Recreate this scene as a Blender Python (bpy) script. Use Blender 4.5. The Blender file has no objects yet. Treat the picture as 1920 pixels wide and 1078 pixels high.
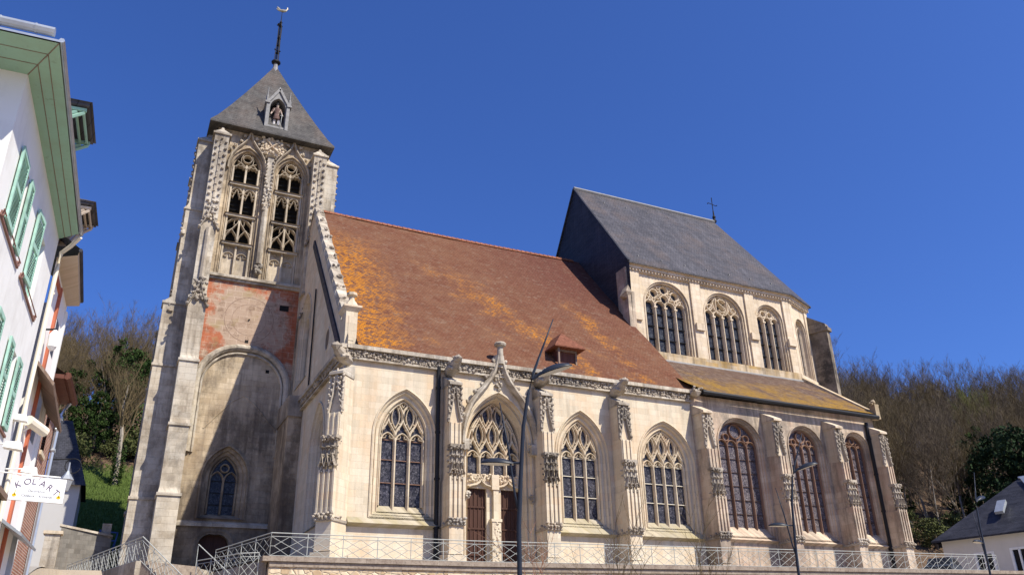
import bpy, math, random
from mathutils import Vector, Matrix, noise as mnoise
from mathutils.geometry import tessellate_polygon

scene = bpy.context.scene
# ------------------------------------------------------------------ camera
cam_data = bpy.data.cameras.new('camera')
cam = bpy.data.objects.new('camera', cam_data)
scene.collection.objects.link(cam)
scene.camera = cam
cam_data.sensor_width = 36.0
cam_data.lens = 28.83
cam_data.clip_end = 3000.0
PI_, RO_, YA_ = (math.radians(a) for a in (24.337, -1.2344, 25.857))
FW = Vector((math.sin(YA_)*math.cos(PI_), math.cos(YA_)*math.cos(PI_), math.sin(PI_)))
RT = FW.cross(Vector((0, 0, 1))).normalized(); UP = RT.cross(FW)
R2 = RT*math.cos(RO_) + UP*math.sin(RO_); U2 = -RT*math.sin(RO_) + UP*math.cos(RO_)
mw = Matrix((R2, U2, -FW)).transposed().to_4x4()
mw.translation = Vector((0, -38, 1.6))
cam.matrix_world = mw
# ------------------------------------------------------------------ sky and sun
SUN_D = Vector((-0.60, 1.0, -1.35)).normalized()          # travel direction of the light
SUN_EL = math.asin(-SUN_D.z); SUN_AZ = math.atan2(-SUN_D.x, -SUN_D.y)
world = bpy.data.worlds.new('World'); scene.world = world
world.use_nodes = True
wn = world.node_tree.nodes; wn.clear()
sky = wn.new('ShaderNodeTexSky'); sky.sky_type = 'NISHITA'; sky.sun_disc = False
sky.sun_elevation = SUN_EL; sky.sun_rotation = SUN_AZ
sky.altitude = 0; sky.air_density = 1.0; sky.dust_density = 1.3; sky.ozone_density = 3.0
bg = wn.new('ShaderNodeBackground'); bg.inputs['Strength'].default_value = 0.110
wo = wn.new('ShaderNodeOutputWorld')
hs = wn.new('ShaderNodeMix'); hs.data_type = 'RGBA'; hs.blend_type = 'MULTIPLY'; hs.inputs[0].default_value = 1.0; hs.inputs[7].default_value = (0.33, 0.525, 1.0, 1)
world.node_tree.links.new(sky.outputs[0], hs.inputs[6]); world.node_tree.links.new(hs.outputs[2], bg.inputs[0]); world.node_tree.links.new(bg.outputs[0], wo.inputs[0])
sun_data = bpy.data.lights.new('sun', 'SUN'); sun_data.energy = 4.9; sun_data.angle = math.radians(0.53)
sun_data.color = (1.0, 0.93, 0.79)
sun = bpy.data.objects.new('sun', sun_data); scene.collection.objects.link(sun)
sun.rotation_euler = SUN_D.to_track_quat('-Z', 'Y').to_euler(); sun.location = (30, -60, 80)
scene.view_settings.view_transform = 'Standard'; scene.view_settings.look = 'None'
scene.view_settings.exposure = 0.60; scene.view_settings.gamma = 1.0
rnd = random.Random(7)

# ------------------------------------------------------------------ materials
class G:
    def __init__(s, name):
        s.m = bpy.data.materials.new(name); s.m.use_nodes = True
        s.t = s.m.node_tree; s.b = s.t.nodes['Principled BSDF']
        s.b.inputs['Specular IOR Level'].default_value = 0.12
        s.pos = s.n('ShaderNodeNewGeometry').outputs['Position']
    def n(s, typ, props=None, **ins):
        nd = s.t.nodes.new(typ)
        for k, v in (props or {}).items(): setattr(nd, k, v)
        for k, v in ins.items():
            k = int(k[1:]) if k[0] == 'i' and k[1:].isdigit() else k.replace('_', ' ')
            s.set(nd.inputs[k], v)
        return nd
    def set(s, sock, v):
        if hasattr(v, 'links'): s.t.links.new(v, sock)
        elif isinstance(v, tuple) and len(v) == 3 and sock.type == 'RGBA': sock.default_value = (*v, 1)
        else: sock.default_value = v
    def noise(s, scale, detail=5, rough=0.6, vec=None):
        return s.n('ShaderNodeTexNoise', Vector=vec or s.pos, Scale=scale, Detail=detail, Roughness=rough).outputs['Fac']
    def math(s, op, a, b=0.0, c=0.0, clamp=False):
        return s.n('ShaderNodeMath', dict(operation=op, use_clamp=clamp), i0=a, i1=b, i2=c).outputs[0]
    def ramp(s, fac, lo, hi):
        return s.n('ShaderNodeMapRange', dict(clamp=True), i0=fac, i1=lo, i2=hi, i3=0.0, i4=1.0).outputs[0]
    def mix(s, fac, a, b, mode='MIX'):
        nd = s.t.nodes.new('ShaderNodeMix'); nd.data_type = 'RGBA'; nd.blend_type = mode
        s.set(nd.inputs[0], fac); s.set(nd.inputs[6], a); s.set(nd.inputs[7], b)
        return nd.outputs[2]
    def xyz(s): return s.n('ShaderNodeSeparateXYZ', i0=s.pos).outputs
    def comb(s, x, y, z=0.0): return s.n('ShaderNodeCombineXYZ', i0=x, i1=y, i2=z).outputs[0]
    def bump(s, h, strength=0.4, dist=0.02):
        nd = s.n('ShaderNodeBump', Height=h, Strength=strength, Distance=dist); s.t.links.new(nd.outputs[0], s.b.inputs['Normal'])
    def out(s, col, rough=0.85, metal=0.0):
        s.set(s.b.inputs['Base Color'], col); s.set(s.b.inputs['Roughness'], rough); s.set(s.b.inputs['Metallic'], metal)
        return s.m

def stone(name, c1, c2, stain, samt, base_shade=None, grey=None, gamt=0.0, bw=0.75, bh=0.33, mort=0.72, dark=None, damt=0.0, streak=0.35, bstr=0.5):
    g = G(name); x, y, z = g.xyz()
    u = g.math('ADD', x, y); v2 = g.comb(u, z)
    br = g.n('ShaderNodeTexBrick', dict(offset=0.5), Vector=v2, Color1=(0, 0, 0), Color2=(1, 1, 1), Mortar=(0.5, 0.5, 0.5), Scale=1.0,
             Mortar_Size=0.008, Mortar_Smooth=0.3, Bias=0.0, Brick_Width=bw, Row_Height=bh)
    big = g.noise(0.22, 6); mid = g.noise(1.3, 6); fine = g.noise(9, 5, 0.7)
    t = g.math('ADD', g.math('MULTIPLY', br.outputs['Color'], 0.75), g.math('MULTIPLY', mid, 0.5))
    col = g.mix(g.ramp(t, 0.15, 1.0), c1, c2)
    blk = g.ramp(g.math('ADD', br.outputs['Color'], g.math('MULTIPLY', big, 0.5)), 1.08, 1.2)
    col = g.mix(g.math('MULTIPLY', blk, samt*0.8), col, stain)
    sn = g.noise(1.0, 5, 0.6, g.comb(g.math('MULTIPLY', u, 0.9), g.math('MULTIPLY', z, 0.35), 3.0))
    col = g.mix(g.math('MULTIPLY', g.ramp(sn, 0.46, 0.68), samt), col, stain)
    st = g.noise(1.0, 6, 0.65, g.comb(g.math('MULTIPLY', u, 3.2), g.math('MULTIPLY', z, 0.16), 9.0))
    col = g.mix(g.math('MULTIPLY', g.math('MULTIPLY', g.ramp(st, 0.47, 0.66), g.ramp(big, 0.36, 0.56)), streak), col, (0.13, 0.10, 0.075))
    if grey:
        col = g.mix(g.math('MULTIPLY', g.ramp(g.noise(0.6, 8, 0.72), 0.46, 0.62), gamt), col, grey)
    if dark:
        col = g.mix(g.math('MULTIPLY', g.ramp(g.noise(0.5, 9, 0.75, g.comb(u, g.math('MULTIPLY', z, 0.5), 20.0)), 0.47, 0.60), damt), col, dark)
    if base_shade:      # shade on the lower wall painted in, mottled with grime
        dn = g.math('ADD', g.math('MULTIPLY', g.ramp(z, base_shade, base_shade-8.0), 0.55), g.math('SUBTRACT', g.noise(0.9, 8, 0.7), 0.35))
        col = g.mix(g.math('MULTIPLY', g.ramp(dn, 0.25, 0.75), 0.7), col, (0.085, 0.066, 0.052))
    col = g.mix(g.ramp(fine, 0.25, 0.8), g.mix(1.0, col, (0.86, 0.86, 0.86), 'MULTIPLY'), col)
    col = g.mix(g.math('MULTIPLY', br.outputs['Fac'], 0.5), col, g.mix(1.0, col, (mort, mort*0.97, mort*0.93), 'MULTIPLY'))
    h = g.math('SUBTRACT', g.math('ADD', g.math('MULTIPLY', fine, 0.5), g.math('MULTIPLY', mid, 0.6)), g.math('MULTIPLY', br.outputs['Fac'], 0.5))
    g.bump(h, bstr, 0.02)
    return g.out(col, 0.9)

def plain(name, col, rough=0.7, var=0.15, scale=3.0, metal=0.0, bump=0.0):
    g = G(name); f = g.noise(scale, 5)
    lo = tuple(c*(1-var) for c in col); hi = tuple(min(1, c*(1+var)) for c in col)
    c = g.mix(g.ramp(f, 0.3, 0.7), lo, hi)
    if bump: g.bump(g.noise(scale*4, 5), bump, 0.02)
    return g.out(c, rough, metal)

M = {}
M['stone'] = stone('limestone_clean', (0.56, 0.475, 0.35), (0.70, 0.61, 0.47), (0.60, 0.43, 0.27), 0.6, streak=0.28, mort=0.84)
M['stone_trim'] = stone('limestone_trim', (0.53, 0.445, 0.325), (0.67, 0.58, 0.44), (0.53, 0.37, 0.245), 0.4, bw=0.5, bh=0.4, streak=0.2)
M['stone_choir'] = stone('limestone_choir', (0.51, 0.40, 0.295), (0.64, 0.525, 0.40), (0.43, 0.28, 0.2), 0.6, dark=(0.20, 0.17, 0.14), damt=0.75, streak=0.8)
M['stone_clerestory'] = stone('limestone_clerestory', (0.58, 0.475, 0.35), (0.72, 0.605, 0.465), (0.48, 0.36, 0.2), 0.4, streak=0.35)
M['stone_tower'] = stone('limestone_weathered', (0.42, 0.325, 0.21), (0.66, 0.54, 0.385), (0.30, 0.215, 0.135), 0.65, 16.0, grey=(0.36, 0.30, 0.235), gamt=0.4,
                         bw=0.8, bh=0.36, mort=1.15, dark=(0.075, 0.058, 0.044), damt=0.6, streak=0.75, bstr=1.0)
M['stone_grey'] = stone('limestone_lichened', (0.40, 0.335, 0.255), (0.64, 0.565, 0.455), (0.27, 0.22, 0.165), 0.7, grey=(0.56, 0.52, 0.45), gamt=0.6,
                        bw=0.7, bh=0.4, mort=1.3, dark=(0.09, 0.075, 0.06), damt=0.55, streak=0.65, bstr=1.2)
M['stone_tower_trim'] = stone('belfry_trim', (0.47, 0.39, 0.28), (0.60, 0.51, 0.39), (0.34, 0.27, 0.19), 0.5, dark=(0.13, 0.11, 0.09), damt=0.5, bw=.6, bh=.4, streak=0.4)
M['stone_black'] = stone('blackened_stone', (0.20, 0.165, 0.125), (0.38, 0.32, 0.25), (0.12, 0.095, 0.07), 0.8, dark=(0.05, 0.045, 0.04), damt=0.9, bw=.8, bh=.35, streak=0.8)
M['stone_ochre'] = stone('ochre_lichened_band', (0.46, 0.36, 0.23), (0.62, 0.50, 0.36), (0.40, 0.24, 0.06), 0.85, dark=(0.16, 0.12, 0.07), damt=0.5, bw=1.1, bh=.7, streak=0.6)
M['stone_carved'] = stone('carved_stone', (0.33, 0.27, 0.205), (0.56, 0.485, 0.385), (0.21, 0.17, 0.13), 0.7, grey=(0.47, 0.435, 0.385), gamt=0.5, dark=(0.075, 0.065, 0.055), damt=0.5, streak=0.4, bw=3, bh=3)
M['stone_dark'] = stone('stained_sill_stone', (0.36, 0.31, 0.22), (0.48, 0.42, 0.32), (0.27, 0.22, 0.07), 0.6, grey=(0.30, 0.29, 0.26), gamt=0.5, bw=1.2, bh=3, streak=0.5)

def rubble(name):
    g = G(name); x, y, z = g.xyz()
    v = g.comb(g.math('ADD', x, y), g.math('MULTIPLY', z, 1.4))
    vo = g.n('ShaderNodeTexVoronoi', dict(feature='F1'), Vector=v, Scale=3.2)
    ed = g.n('ShaderNodeTexVoronoi', dict(feature='DISTANCE_TO_EDGE'), Vector=v, Scale=3.2)
    c = g.mix(g.n('ShaderNodeSeparateColor', i0=vo.outputs['Color']).outputs[0], (0.42, 0.31, 0.19), (0.64, 0.53, 0.38))
    c = g.mix(g.ramp(ed.outputs['Distance'], 0.0, 0.07), (0.50, 0.43, 0.33), c)
    c = g.mix(g.math('MULTIPLY', g.ramp(g.noise(6, 6), 0.45, 0.7), 0.5), c, (0.30, 0.2, 0.13))
    g.bump(g.ramp(ed.outputs['Distance'], 0, 0.12), 0.7, 0.04)
    return g.out(c, 0.95)
M['rubble'] = rubble('rubble_masonry')

def tiles(name, kind):
    g = G(name); x, y, z = g.xyz()
    v = g.comb(x, g.math('MULTIPLY', z, 1.0))
    br = g.n('ShaderNodeTexBrick', dict(offset=0.5), Vector=v, Color1=(0, 0, 0), Color2=(1, 1, 1), Mortar=(0, 0, 0), Scale=1.0,
             Mortar_Size=0.012, Mortar_Smooth=0.2, Bias=0.0, Brick_Width=0.2, Row_Height=0.125)
    cell = br.outputs['Color']
    big = g.noise(0.16, 5); mid = g.noise(0.75, 7, 0.68); fine = g.noise(5.5, 6, 0.72); sp = g.noise(2.6, 6, 0.75, g.comb(x, g.math('MULTIPLY', z, 1.8), 4.0))
    if kind == 'nave':
        c = g.mix(cell, (0.128, 0.048, 0.026), (0.172, 0.074, 0.043))
        c = g.mix(g.ramp(mid, 0.38, 0.68), c, (0.18, 0.088, 0.05))
        # redder, cleaner tiles to the east and near the ridge
        c = g.mix(g.math('MULTIPLY', g.ramp(x, 19, 27), g.ramp(z, 20, 26), clamp=True), c, g.mix(cell, (0.105, 0.038, 0.027), (0.138, 0.053, 0.038)))
        # pale grey lichen specks
        c = g.mix(g.math('MULTIPLY', g.ramp(sp, 0.53, 0.68), 0.5), c, (0.25, 0.185, 0.135))
        # orange lichen: a drift down the west verge, patches low in the middle and down the east side
        w1 = g.math('ADD', g.math('SUBTRACT', 1.0, g.ramp(x, 9.6, 15.5)), g.math('MULTIPLY', g.math('SUBTRACT', mid, 0.5), 1.3))
        w1 = g.math('MULTIPLY', g.ramp(w1, 0.36, 0.8), g.math('SUBTRACT', 1.0, g.ramp(z, 24.5, 28)))
        dx = g.math('ABSOLUTE', g.math('SUBTRACT', x, g.math('ADD', 19.0, g.math('MULTIPLY', g.math('SUBTRACT', 22, z), 0.75))))
        w2 = g.math('MULTIPLY', g.ramp(g.math('ADD', g.math('MULTIPLY', g.ramp(dx, 4.0, 0.5), 0.26), mid), 0.68, 0.92), g.ramp(z, 26, 23))
        dx3 = g.math('ABSOLUTE', g.math('SUBTRACT', x, g.math('ADD', 26.3, g.math('MULTIPLY', g.math('SUBTRACT', 20, z), 0.12))))
        w3 = g.math('MULTIPLY', g.ramp(g.math('ADD', g.math('MULTIPLY', g.ramp(dx3, 2.0, 0.2), 0.28), mid), 0.68, 0.92), g.ramp(z, 24, 21.5))
        w = g.math('MAXIMUM', w1, g.math('MAXIMUM', w2, w3))
        w = g.math('MULTIPLY', w, g.ramp(g.math('ADD', fine, g.math('MULTIPLY', g.math('SUBTRACT', cell, 0.5), 0.35)), 0.36, 0.58))
        c = g.mix(g.math('MULTIPLY', w, 0.92), c, g.mix(fine, (0.36, 0.12, 0.006), (0.52, 0.21, 0.014)))
        c = g.mix(g.math('MULTIPLY', g.ramp(g.noise(1.1, 7, 0.75), 0.6, 0.72), 0.35), c, (0.10, 0.075, 0.06))
    else:
        c = g.mix(cell, (0.095, 0.058, 0.043), (0.15, 0.098, 0.072))
        c = g.mix(g.math('MULTIPLY', g.ramp(sp, 0.5, 0.7), 0.5), c, (0.30, 0.24, 0.18))
        w = g.math('ADD', g.math('MULTIPLY', g.ramp(z, 19.6, 16.3), 0.30), mid)
        w = g.math('MULTIPLY', g.ramp(w, 0.6, 0.86), g.ramp(fine, 0.25, 0.55))
        c = g.mix(g.math('MULTIPLY', w, 0.85), c, g.mix(fine, (0.25, 0.135, 0.010), (0.37, 0.21, 0.022)))
    c = g.mix(g.ramp(fine, 0.2, 0.75), g.mix(1.0, c, (0.72, 0.72, 0.72), 'MULTIPLY'), c)
    c = g.mix(g.math('MULTIPLY', br.outputs['Fac'], 0.32), c, (0.06, 0.035, 0.025))
    h = g.math('ADD', g.math('MULTIPLY', cell, 0.5), g.math('SUBTRACT', g.math('MULTIPLY', fine, 0.7), br.outputs['Fac']))
    g.bump(h, 0.55, 0.03)
    return g.out(c, 0.9)
M['tile_plain'] = plain('dormer_clay_tiles', (0.17, 0.068, 0.042), 0.9, 0.35, 7, bump=0.5)
M['tile'] = tiles('clay_roof_tiles', 'nave'); M['tile_low'] = tiles('mossy_roof_tiles', 'low')

def slate(name, c1, c2, warm=0.0, rough=0.5):
    g = G(name); x, y, z = g.xyz()
    v = g.comb(g.math('ADD', x, g.math('MULTIPLY', y, 0.35)), z)
    br = g.n('ShaderNodeTexBrick', dict(offset=0.5), Vector=v, Color1=(0, 0, 0), Color2=(1, 1, 1), Mortar=(0, 0, 0), Scale=1.0,
             Mortar_Size=0.008, Mortar_Smooth=0.2, Bias=0.0, Brick_Width=0.24, Row_Height=0.13)
    mid = g.noise(0.5, 7, 0.7, g.comb(x, g.math('MULTIPLY', z, 2.5), y)); fine = g.noise(7, 7, 0.8)
    c = g.mix(g.math('ADD', g.math('MULTIPLY', br.outputs['Color'], 0.75), g.math('SUBTRACT', g.math('MULTIPLY', fine, 0.8), 0.25)), c1, c2)
    stn = g.noise(1.0, 5, 0.6, g.comb(g.math('MULTIPLY', x, 2.2), g.math('MULTIPLY', z, 0.22), y))
    c = g.mix(g.math('MULTIPLY', g.ramp(stn, 0.5, 0.75), 0.5), c, tuple(k*2.0 for k in c2))
    c = g.mix(g.math('MULTIPLY', g.ramp(mid, 0.45, 0.7), 0.55), c, tuple(k*1.5 for k in c2))
    if warm: c = g.mix(g.math('MULTIPLY', g.ramp(g.noise(0.35, 7, 0.7), 0.48, 0.65), warm), c, (0.15, 0.105, 0.08))
    c = g.mix(g.math('MULTIPLY', br.outputs['Fac'], 0.85), c, (0.012, 0.012, 0.014))
    g.bump(g.math('SUBTRACT', g.math('MULTIPLY', br.outputs['Color'], 0.6), br.outputs['Fac']), 0.5, 0.015)
    return g.out(c, rough)
M['slate'] = slate('blue_grey_slate', (0.040, 0.039, 0.044), (0.075, 0.071, 0.078), 0.35)
M['slate_tower'] = slate('weathered_tower_slate', (0.042, 0.039, 0.038), (0.092, 0.086, 0.08), 0.35, 0.65)
M['slate_dark'] = slate('dark_hung_slate', (0.022, 0.023, 0.03), (0.045, 0.046, 0.058))

def glass(name, c1, c2, lead=0.25):
    g = G(name); x, y, z = g.xyz(); u = g.math('ADD', x, y)
    v = g.comb(u, z)
    vo = g.n('ShaderNodeTexVoronoi', dict(feature='F1'), Vector=v, Scale=11.0)
    ed = g.n('ShaderNodeTexVoronoi', dict(feature='DISTANCE_TO_EDGE'), Vector=v, Scale=11.0)
    rv = g.n('ShaderNodeSeparateColor', i0=vo.outputs['Color']).outputs[0]
    c = g.mix(rv, c1, c2)
    c = g.mix(g.ramp(g.noise(2.2, 4), 0.4, 0.7), c, g.mix(1.0, c, (0.6, 0.6, 0.72), 'MULTIPLY'))
    c = g.mix(g.ramp(ed.outputs['Distance'], 0.1, 0.02), c, (0.012, 0.012, 0.016))
    g.bump(g.math('ADD', rv, g.noise(3, 3)), lead, 0.02)
    return g.out(c, 0.22)
M['glass'] = glass('leaded_glass', (0.028, 0.028, 0.034), (0.12, 0.115, 0.13))
M['glass_choir'] = glass('grimy_leaded_glass', (0.11, 0.092, 0.095), (0.23, 0.20, 0.20))
M['glass_high'] = glass('clerestory_glass', (0.03, 0.034, 0.045), (0.085, 0.095, 0.11))
M['rust_stone'] = stone('ochre_stained_tracery', (0.20, 0.115, 0.08), (0.30, 0.19, 0.135), (0.15, 0.085, 0.06), 0.5, bw=3, bh=3)
M['rust_bar'] = plain('rusty_bar', (0.24, 0.14, 0.10), 0.8)
M['dark_bar'] = plain('dark_saddle_bar', (0.07, 0.045, 0.04), 0.8)

def paint_red():
    g = G('faded_red_wash'); x, y, z = g.xyz(); v = g.comb(g.math('ADD', x, y), z)
    br = g.n('ShaderNodeTexBrick', dict(offset=0.5), Vector=v, Color1=(0, 0, 0), Color2=(1, 1, 1), Mortar=(0.5, 0.5, 0.5), Scale=1.0,
             Mortar_Size=0.012, Mortar_Smooth=0.2, Bias=0.0, Brick_Width=0.95, Row_Height=0.42)
    n1 = g.noise(0.75, 8, 0.72); n2 = g.noise(2.5, 7, 0.72)
    c = g.mix(g.ramp(n2, 0.3, 0.7), (0.30, 0.075, 0.036), (0.42, 0.165, 0.09))
    rx = g.math('SUBTRACT', x, 6.1); rz = g.math('SUBTRACT', z, 22.0)
    r = g.math('SQRT', g.math('ADD', g.math('MULTIPLY', rx, rx), g.math('MULTIPLY', rz, rz)))
    bare = g.math('ADD', g.math('MULTIPLY', g.ramp(r, 3.0, 0.8), 0.26), n1)
    c = g.mix(g.math('MULTIPLY', g.ramp(bare, 0.52, 0.64), 0.95), c, g.mix(n2, (0.30, 0.21, 0.145), (0.46, 0.36, 0.28)))
    c = g.mix(g.math('MULTIPLY', g.ramp(g.noise(1.1, 8, 0.75), 0.52, 0.66), 0.75), c, (0.16, 0.10, 0.065))
    c = g.mix(g.math('MULTIPLY', g.ramp(g.noise(0.8, 6), 0.56, 0.68), 0.7), c, (0.30, 0.23, 0.11))
    c = g.mix(g.math('MULTIPLY', g.ramp(n2, 0.62, 0.7), 0.55), c, (0.55, 0.46, 0.38))
    c = g.mix(g.math('MULTIPLY', g.math('MULTIPLY', br.outputs['Fac'], 0.8), g.ramp(n1, 0.4, 0.6)), c, (0.58, 0.46, 0.37))
    g.bump(n2, 0.6, 0.02)
    return g.out(c, 0.9)
M['paint_red'] = paint_red()
M['clock_ink'] = plain('faded_clock_paint', (0.27, 0.19, 0.14), 0.95, 0.25, 5)

def wood(name, c1, c2, sc=(14.0, 0.8)):
    g = G(name); x, y, z = g.xyz()
    n = g.noise(1.0, 5, 0.6, g.comb(g.math('MULTIPLY', g.math('ADD', x, y), sc[0]), g.math('MULTIPLY', z, sc[1])))
    g.bump(n, 0.4, 0.01)
    return g.out(g.mix(g.ramp(n, 0.3, 0.7), c1, c2), 0.6)
M['door'] = wood('dark_oak_door', (0.045, 0.022, 0.016), (0.085, 0.042, 0.03))
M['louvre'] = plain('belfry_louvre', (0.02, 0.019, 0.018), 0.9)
M['dormer_wood'] = wood('dormer_boards', (0.08, 0.032, 0.024), (0.14, 0.058, 0.042))
M['lead'] = plain('lead_sheet', (0.22, 0.215, 0.21), 0.55, 0.2, 4)
M['iron'] = plain('black_iron', (0.018, 0.018, 0.02), 0.5)
M['pipe'] = plain('dark_painted_pipe', (0.022, 0.022, 0.024), 0.45)
M['gilt'] = plain('gilded_metal', (0.42, 0.38, 0.28), 0.35, metal=0.3)
M['galv'] = plain('galvanised_steel', (0.36, 0.37, 0.345), 0.5, 0.1, 6)
M['lamp_metal'] = plain('blue_grey_lamp_paint', (0.022, 0.027, 0.040), 0.4, 0.1)
M['lamp_lens'] = plain('lamp_glass', (0.45, 0.45, 0.43), 0.25)
def rusticstone():
    g = G('coping_stone'); f = g.noise(2.0, 7, 0.7); f2 = g.noise(12, 5)
    c = g.mix(g.ramp(f, 0.35, 0.65), (0.21, 0.165, 0.13), (0.33, 0.275, 0.22)); c = g.mix(g.ramp(f2, 0.5, 0.75), c, (0.14, 0.105, 0.085))
    g.bump(f2, 0.4, 0.01); return g.out(c, 0.9)
M['coping'] = rusticstone()
M['sill_paint'] = plain('dull_sill_paint', (0.22, 0.12, 0.10), 0.7, 0.25)
M['rubble_shaded'] = stone('shaded_grey_rubble', (0.14, 0.13, 0.115), (0.27, 0.25, 0.22), (0.1, 0.09, 0.08), .5, bw=.45, bh=.25)  # grey rubble, darkened so its colour carries the shadow over the garden wall

def render_wall(name, c, dirt=(0.42, 0.40, 0.37), amt=0.35):
    g = G(name); x, y, z = g.xyz()
    f = g.noise(0.9, 6, 0.65); s = g.noise(1.0, 5, 0.6, g.comb(g.math('MULTIPLY', g.math('ADD', x, y), 4), g.math('MULTIPLY', z, 0.4)))
    col = g.mix(g.math('MULTIPLY', g.ramp(f, 0.45, 0.75), amt), c, dirt)
    col = g.mix(g.math('MULTIPLY', g.ramp(s, 0.55, 0.8), amt*0.8), col, dirt)
    g.bump(g.noise(30, 4), 0.15, 0.01)
    return g.out(col, 0.85)
M['white_wall'] = render_wall('white_limewash', (0.74, 0.74, 0.72), (0.48, 0.46, 0.42), 0.45)
M['white_wall2'] = render_wall('white_paint_wall', (0.80, 0.77, 0.74), amt=0.15)
M['cream_wall'] = render_wall('cream_render', (0.62, 0.58, 0.52), amt=0.25)
M['grey_wall'] = render_wall('grey_render', (0.46, 0.45, 0.44))
M['orange_wall'] = render_wall('ochre_render', (0.62, 0.30, 0.06), (0.5, 0.25, 0.08), 0.2)
def green_paint(name, c, dirt):
    g = G(name); f = g.noise(1.6, 7, 0.7); f2 = g.noise(7, 5)
    col = g.mix(g.math('MULTIPLY', g.ramp(f, 0.45, 0.7), 0.5), c, dirt)
    col = g.mix(g.math('MULTIPLY', g.ramp(f2, 0.62, 0.75), 0.4), col, (0.12, 0.12, 0.08))
    return g.out(col, 0.6)
M['green'] = green_paint('pale_green_paint', (0.27, 0.44, 0.345), (0.25, 0.33, 0.24))
M['green_light'] = plain('mint_shutter_paint', (0.31, 0.50, 0.42), 0.5, 0.22, 3)
M['green_dark'] = plain('dark_green_paint', (0.02, 0.05, 0.03), 0.5)
M['cream_board'] = wood('cream_boards', (0.42, 0.34, 0.26), (0.54, 0.45, 0.36), (8, 3))
M['red_paint'] = plain('brick_red_paint', (0.42, 0.13, 0.075), 0.7)
M['white_paint'] = plain('white_paint', (0.78, 0.77, 0.74), 0.5, 0.06)
M['cream_paint'] = plain('cream_paint', (0.74, 0.68, 0.55), 0.5, 0.08)
M['brown_wood'] = wood('brown_weathered_wood', (0.15, 0.10, 0.075), (0.26, 0.19, 0.15))
M['zinc'] = plain('zinc_sheet', (0.40, 0.43, 0.47), 0.35, 0.12, 3, metal=0.5)
M['window_dark'] = plain('window_pane', (0.012, 0.013, 0.016), 0.3)
M['sign_white'] = plain('sign_board_white', (0.82, 0.83, 0.86), 0.4, 0.03)
M['sign_ink'] = plain('plum_sign_letters', (0.10, 0.06, 0.11), 0.6, 0.05)
M['sign_grey'] = plain('grey_sign_letters', (0.12, 0.12, 0.13), 0.6, 0.05)
M['sign_yellow'] = plain('yellow_sign_mark', (0.75, 0.45, 0.02), 0.6, 0.05)
def brick():
    g = G('red_brick'); x, y, z = g.xyz()
    br = g.n('ShaderNodeTexBrick', dict(offset=0.5), Vector=g.comb(g.math('ADD', x, y), z), Color1=(0.20, 0.07, 0.045), Color2=(0.34, 0.14, 0.085),
             Mortar=(0.42, 0.36, 0.3), Scale=1.0, Mortar_Size=0.012, Brick_Width=0.22, Row_Height=0.075)
    return g.out(g.mix(g.math('MULTIPLY', g.ramp(g.noise(2, 5), 0.5, 0.7), 0.5), br.outputs['Color'], (0.16, 0.06, 0.04)), 0.9)
M['brick'] = brick()
M['asphalt'] = plain('pale_street_paving', (0.30, 0.275, 0.24), 0.9, 0.2, 2, bump=0.3)
M['paving'] = plain('pale_gravel_paving', (0.36, 0.33, 0.29), 0.95, 0.2, 1.2, bump=0.4)
def ground_mat():
    g = G('hillside_grass_and_litter'); x, y, z = g.xyz()
    f = g.noise(0.25, 7, 0.7); f2 = g.noise(2.5, 6, 0.7)
    grass = g.mix(g.ramp(f2, 0.3, 0.7), (0.038, 0.062, 0.012), (0.09, 0.125, 0.03))
    litter = g.mix(g.ramp(f2, 0.3, 0.7), (0.07, 0.045, 0.028), (0.15, 0.10, 0.065))
    e = g.math('ADD', y, g.math('MULTIPLY', g.math('MAXIMUM', g.math('SUBTRACT', x, 30.0), 0.0), 0.25))
    t = g.math('ADD', g.math('ADD', g.ramp(e, 45, 52), g.ramp(x, 38, 46)), g.math('MULTIPLY', g.math('SUBTRACT', f, 0.5), 1.6))
    c = g.mix(g.ramp(t, 0.3, 0.7), grass, litter)
    pav = g.mix(f2, (0.27, 0.22, 0.165), (0.38, 0.315, 0.24))
    c = g.mix(g.ramp(g.math('ADD', e, g.math('MULTIPLY', f, 4.0)), 23.5, 21.5), c, pav)
    g.bump(f2, 0.8, 0.15)
    return g.out(c, 0.95)
M['ground'] = ground_mat()
def bark(name, c1, c2):
    g = G(name); f = g.noise(3.0, 6, 0.7)
    return g.out(g.mix(g.ramp(f, 0.3, 0.7), c1, c2), 0.95)
M['bark'] = bark('bark', (0.10, 0.078, 0.055), (0.21, 0.165, 0.12))
M['bark_pale'] = bark('pale_bark', (0.20, 0.17, 0.135), (0.34, 0.30, 0.25))
M['twig'] = bark('winter_twigs', (0.085, 0.063, 0.034), (0.15, 0.114, 0.064))
M['twig_grey'] = bark('grey_winter_twigs', (0.085, 0.066, 0.046), (0.145, 0.113, 0.08))
M['twig_green'] = bark('budding_twigs', (0.12, 0.13, 0.03), (0.20, 0.22, 0.06))
M['ivy'] = bark('ivy_leaves', (0.018, 0.035, 0.010), (0.05, 0.085, 0.022))
M['conifer'] = bark('dark_evergreen_needles', (0.010, 0.022, 0.010), (0.028, 0.05, 0.02))
M['bush'] = bark('bramble_leaves', (0.05, 0.06, 0.02), (0.11, 0.12, 0.045))
M['tunic'] = plain('painted_tunic', (0.125, 0.08, 0.07), 0.8, 0.35, 12)
M['skin'] = plain('painted_skin', (0.36, 0.29, 0.24), 0.7)
M['hose'] = plain('pale_hose', (0.55, 0.53, 0.52), 0.7)
M['car'] = plain('dark_car_paint', (0.035, 0.042, 0.055), 0.25, 0.05)
M['tyre'] = plain('tyre_rubber', (0.02, 0.02, 0.02), 0.8)
M['blue'] = plain('blue_paint', (0.12, 0.18, 0.45), 0.5)
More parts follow.
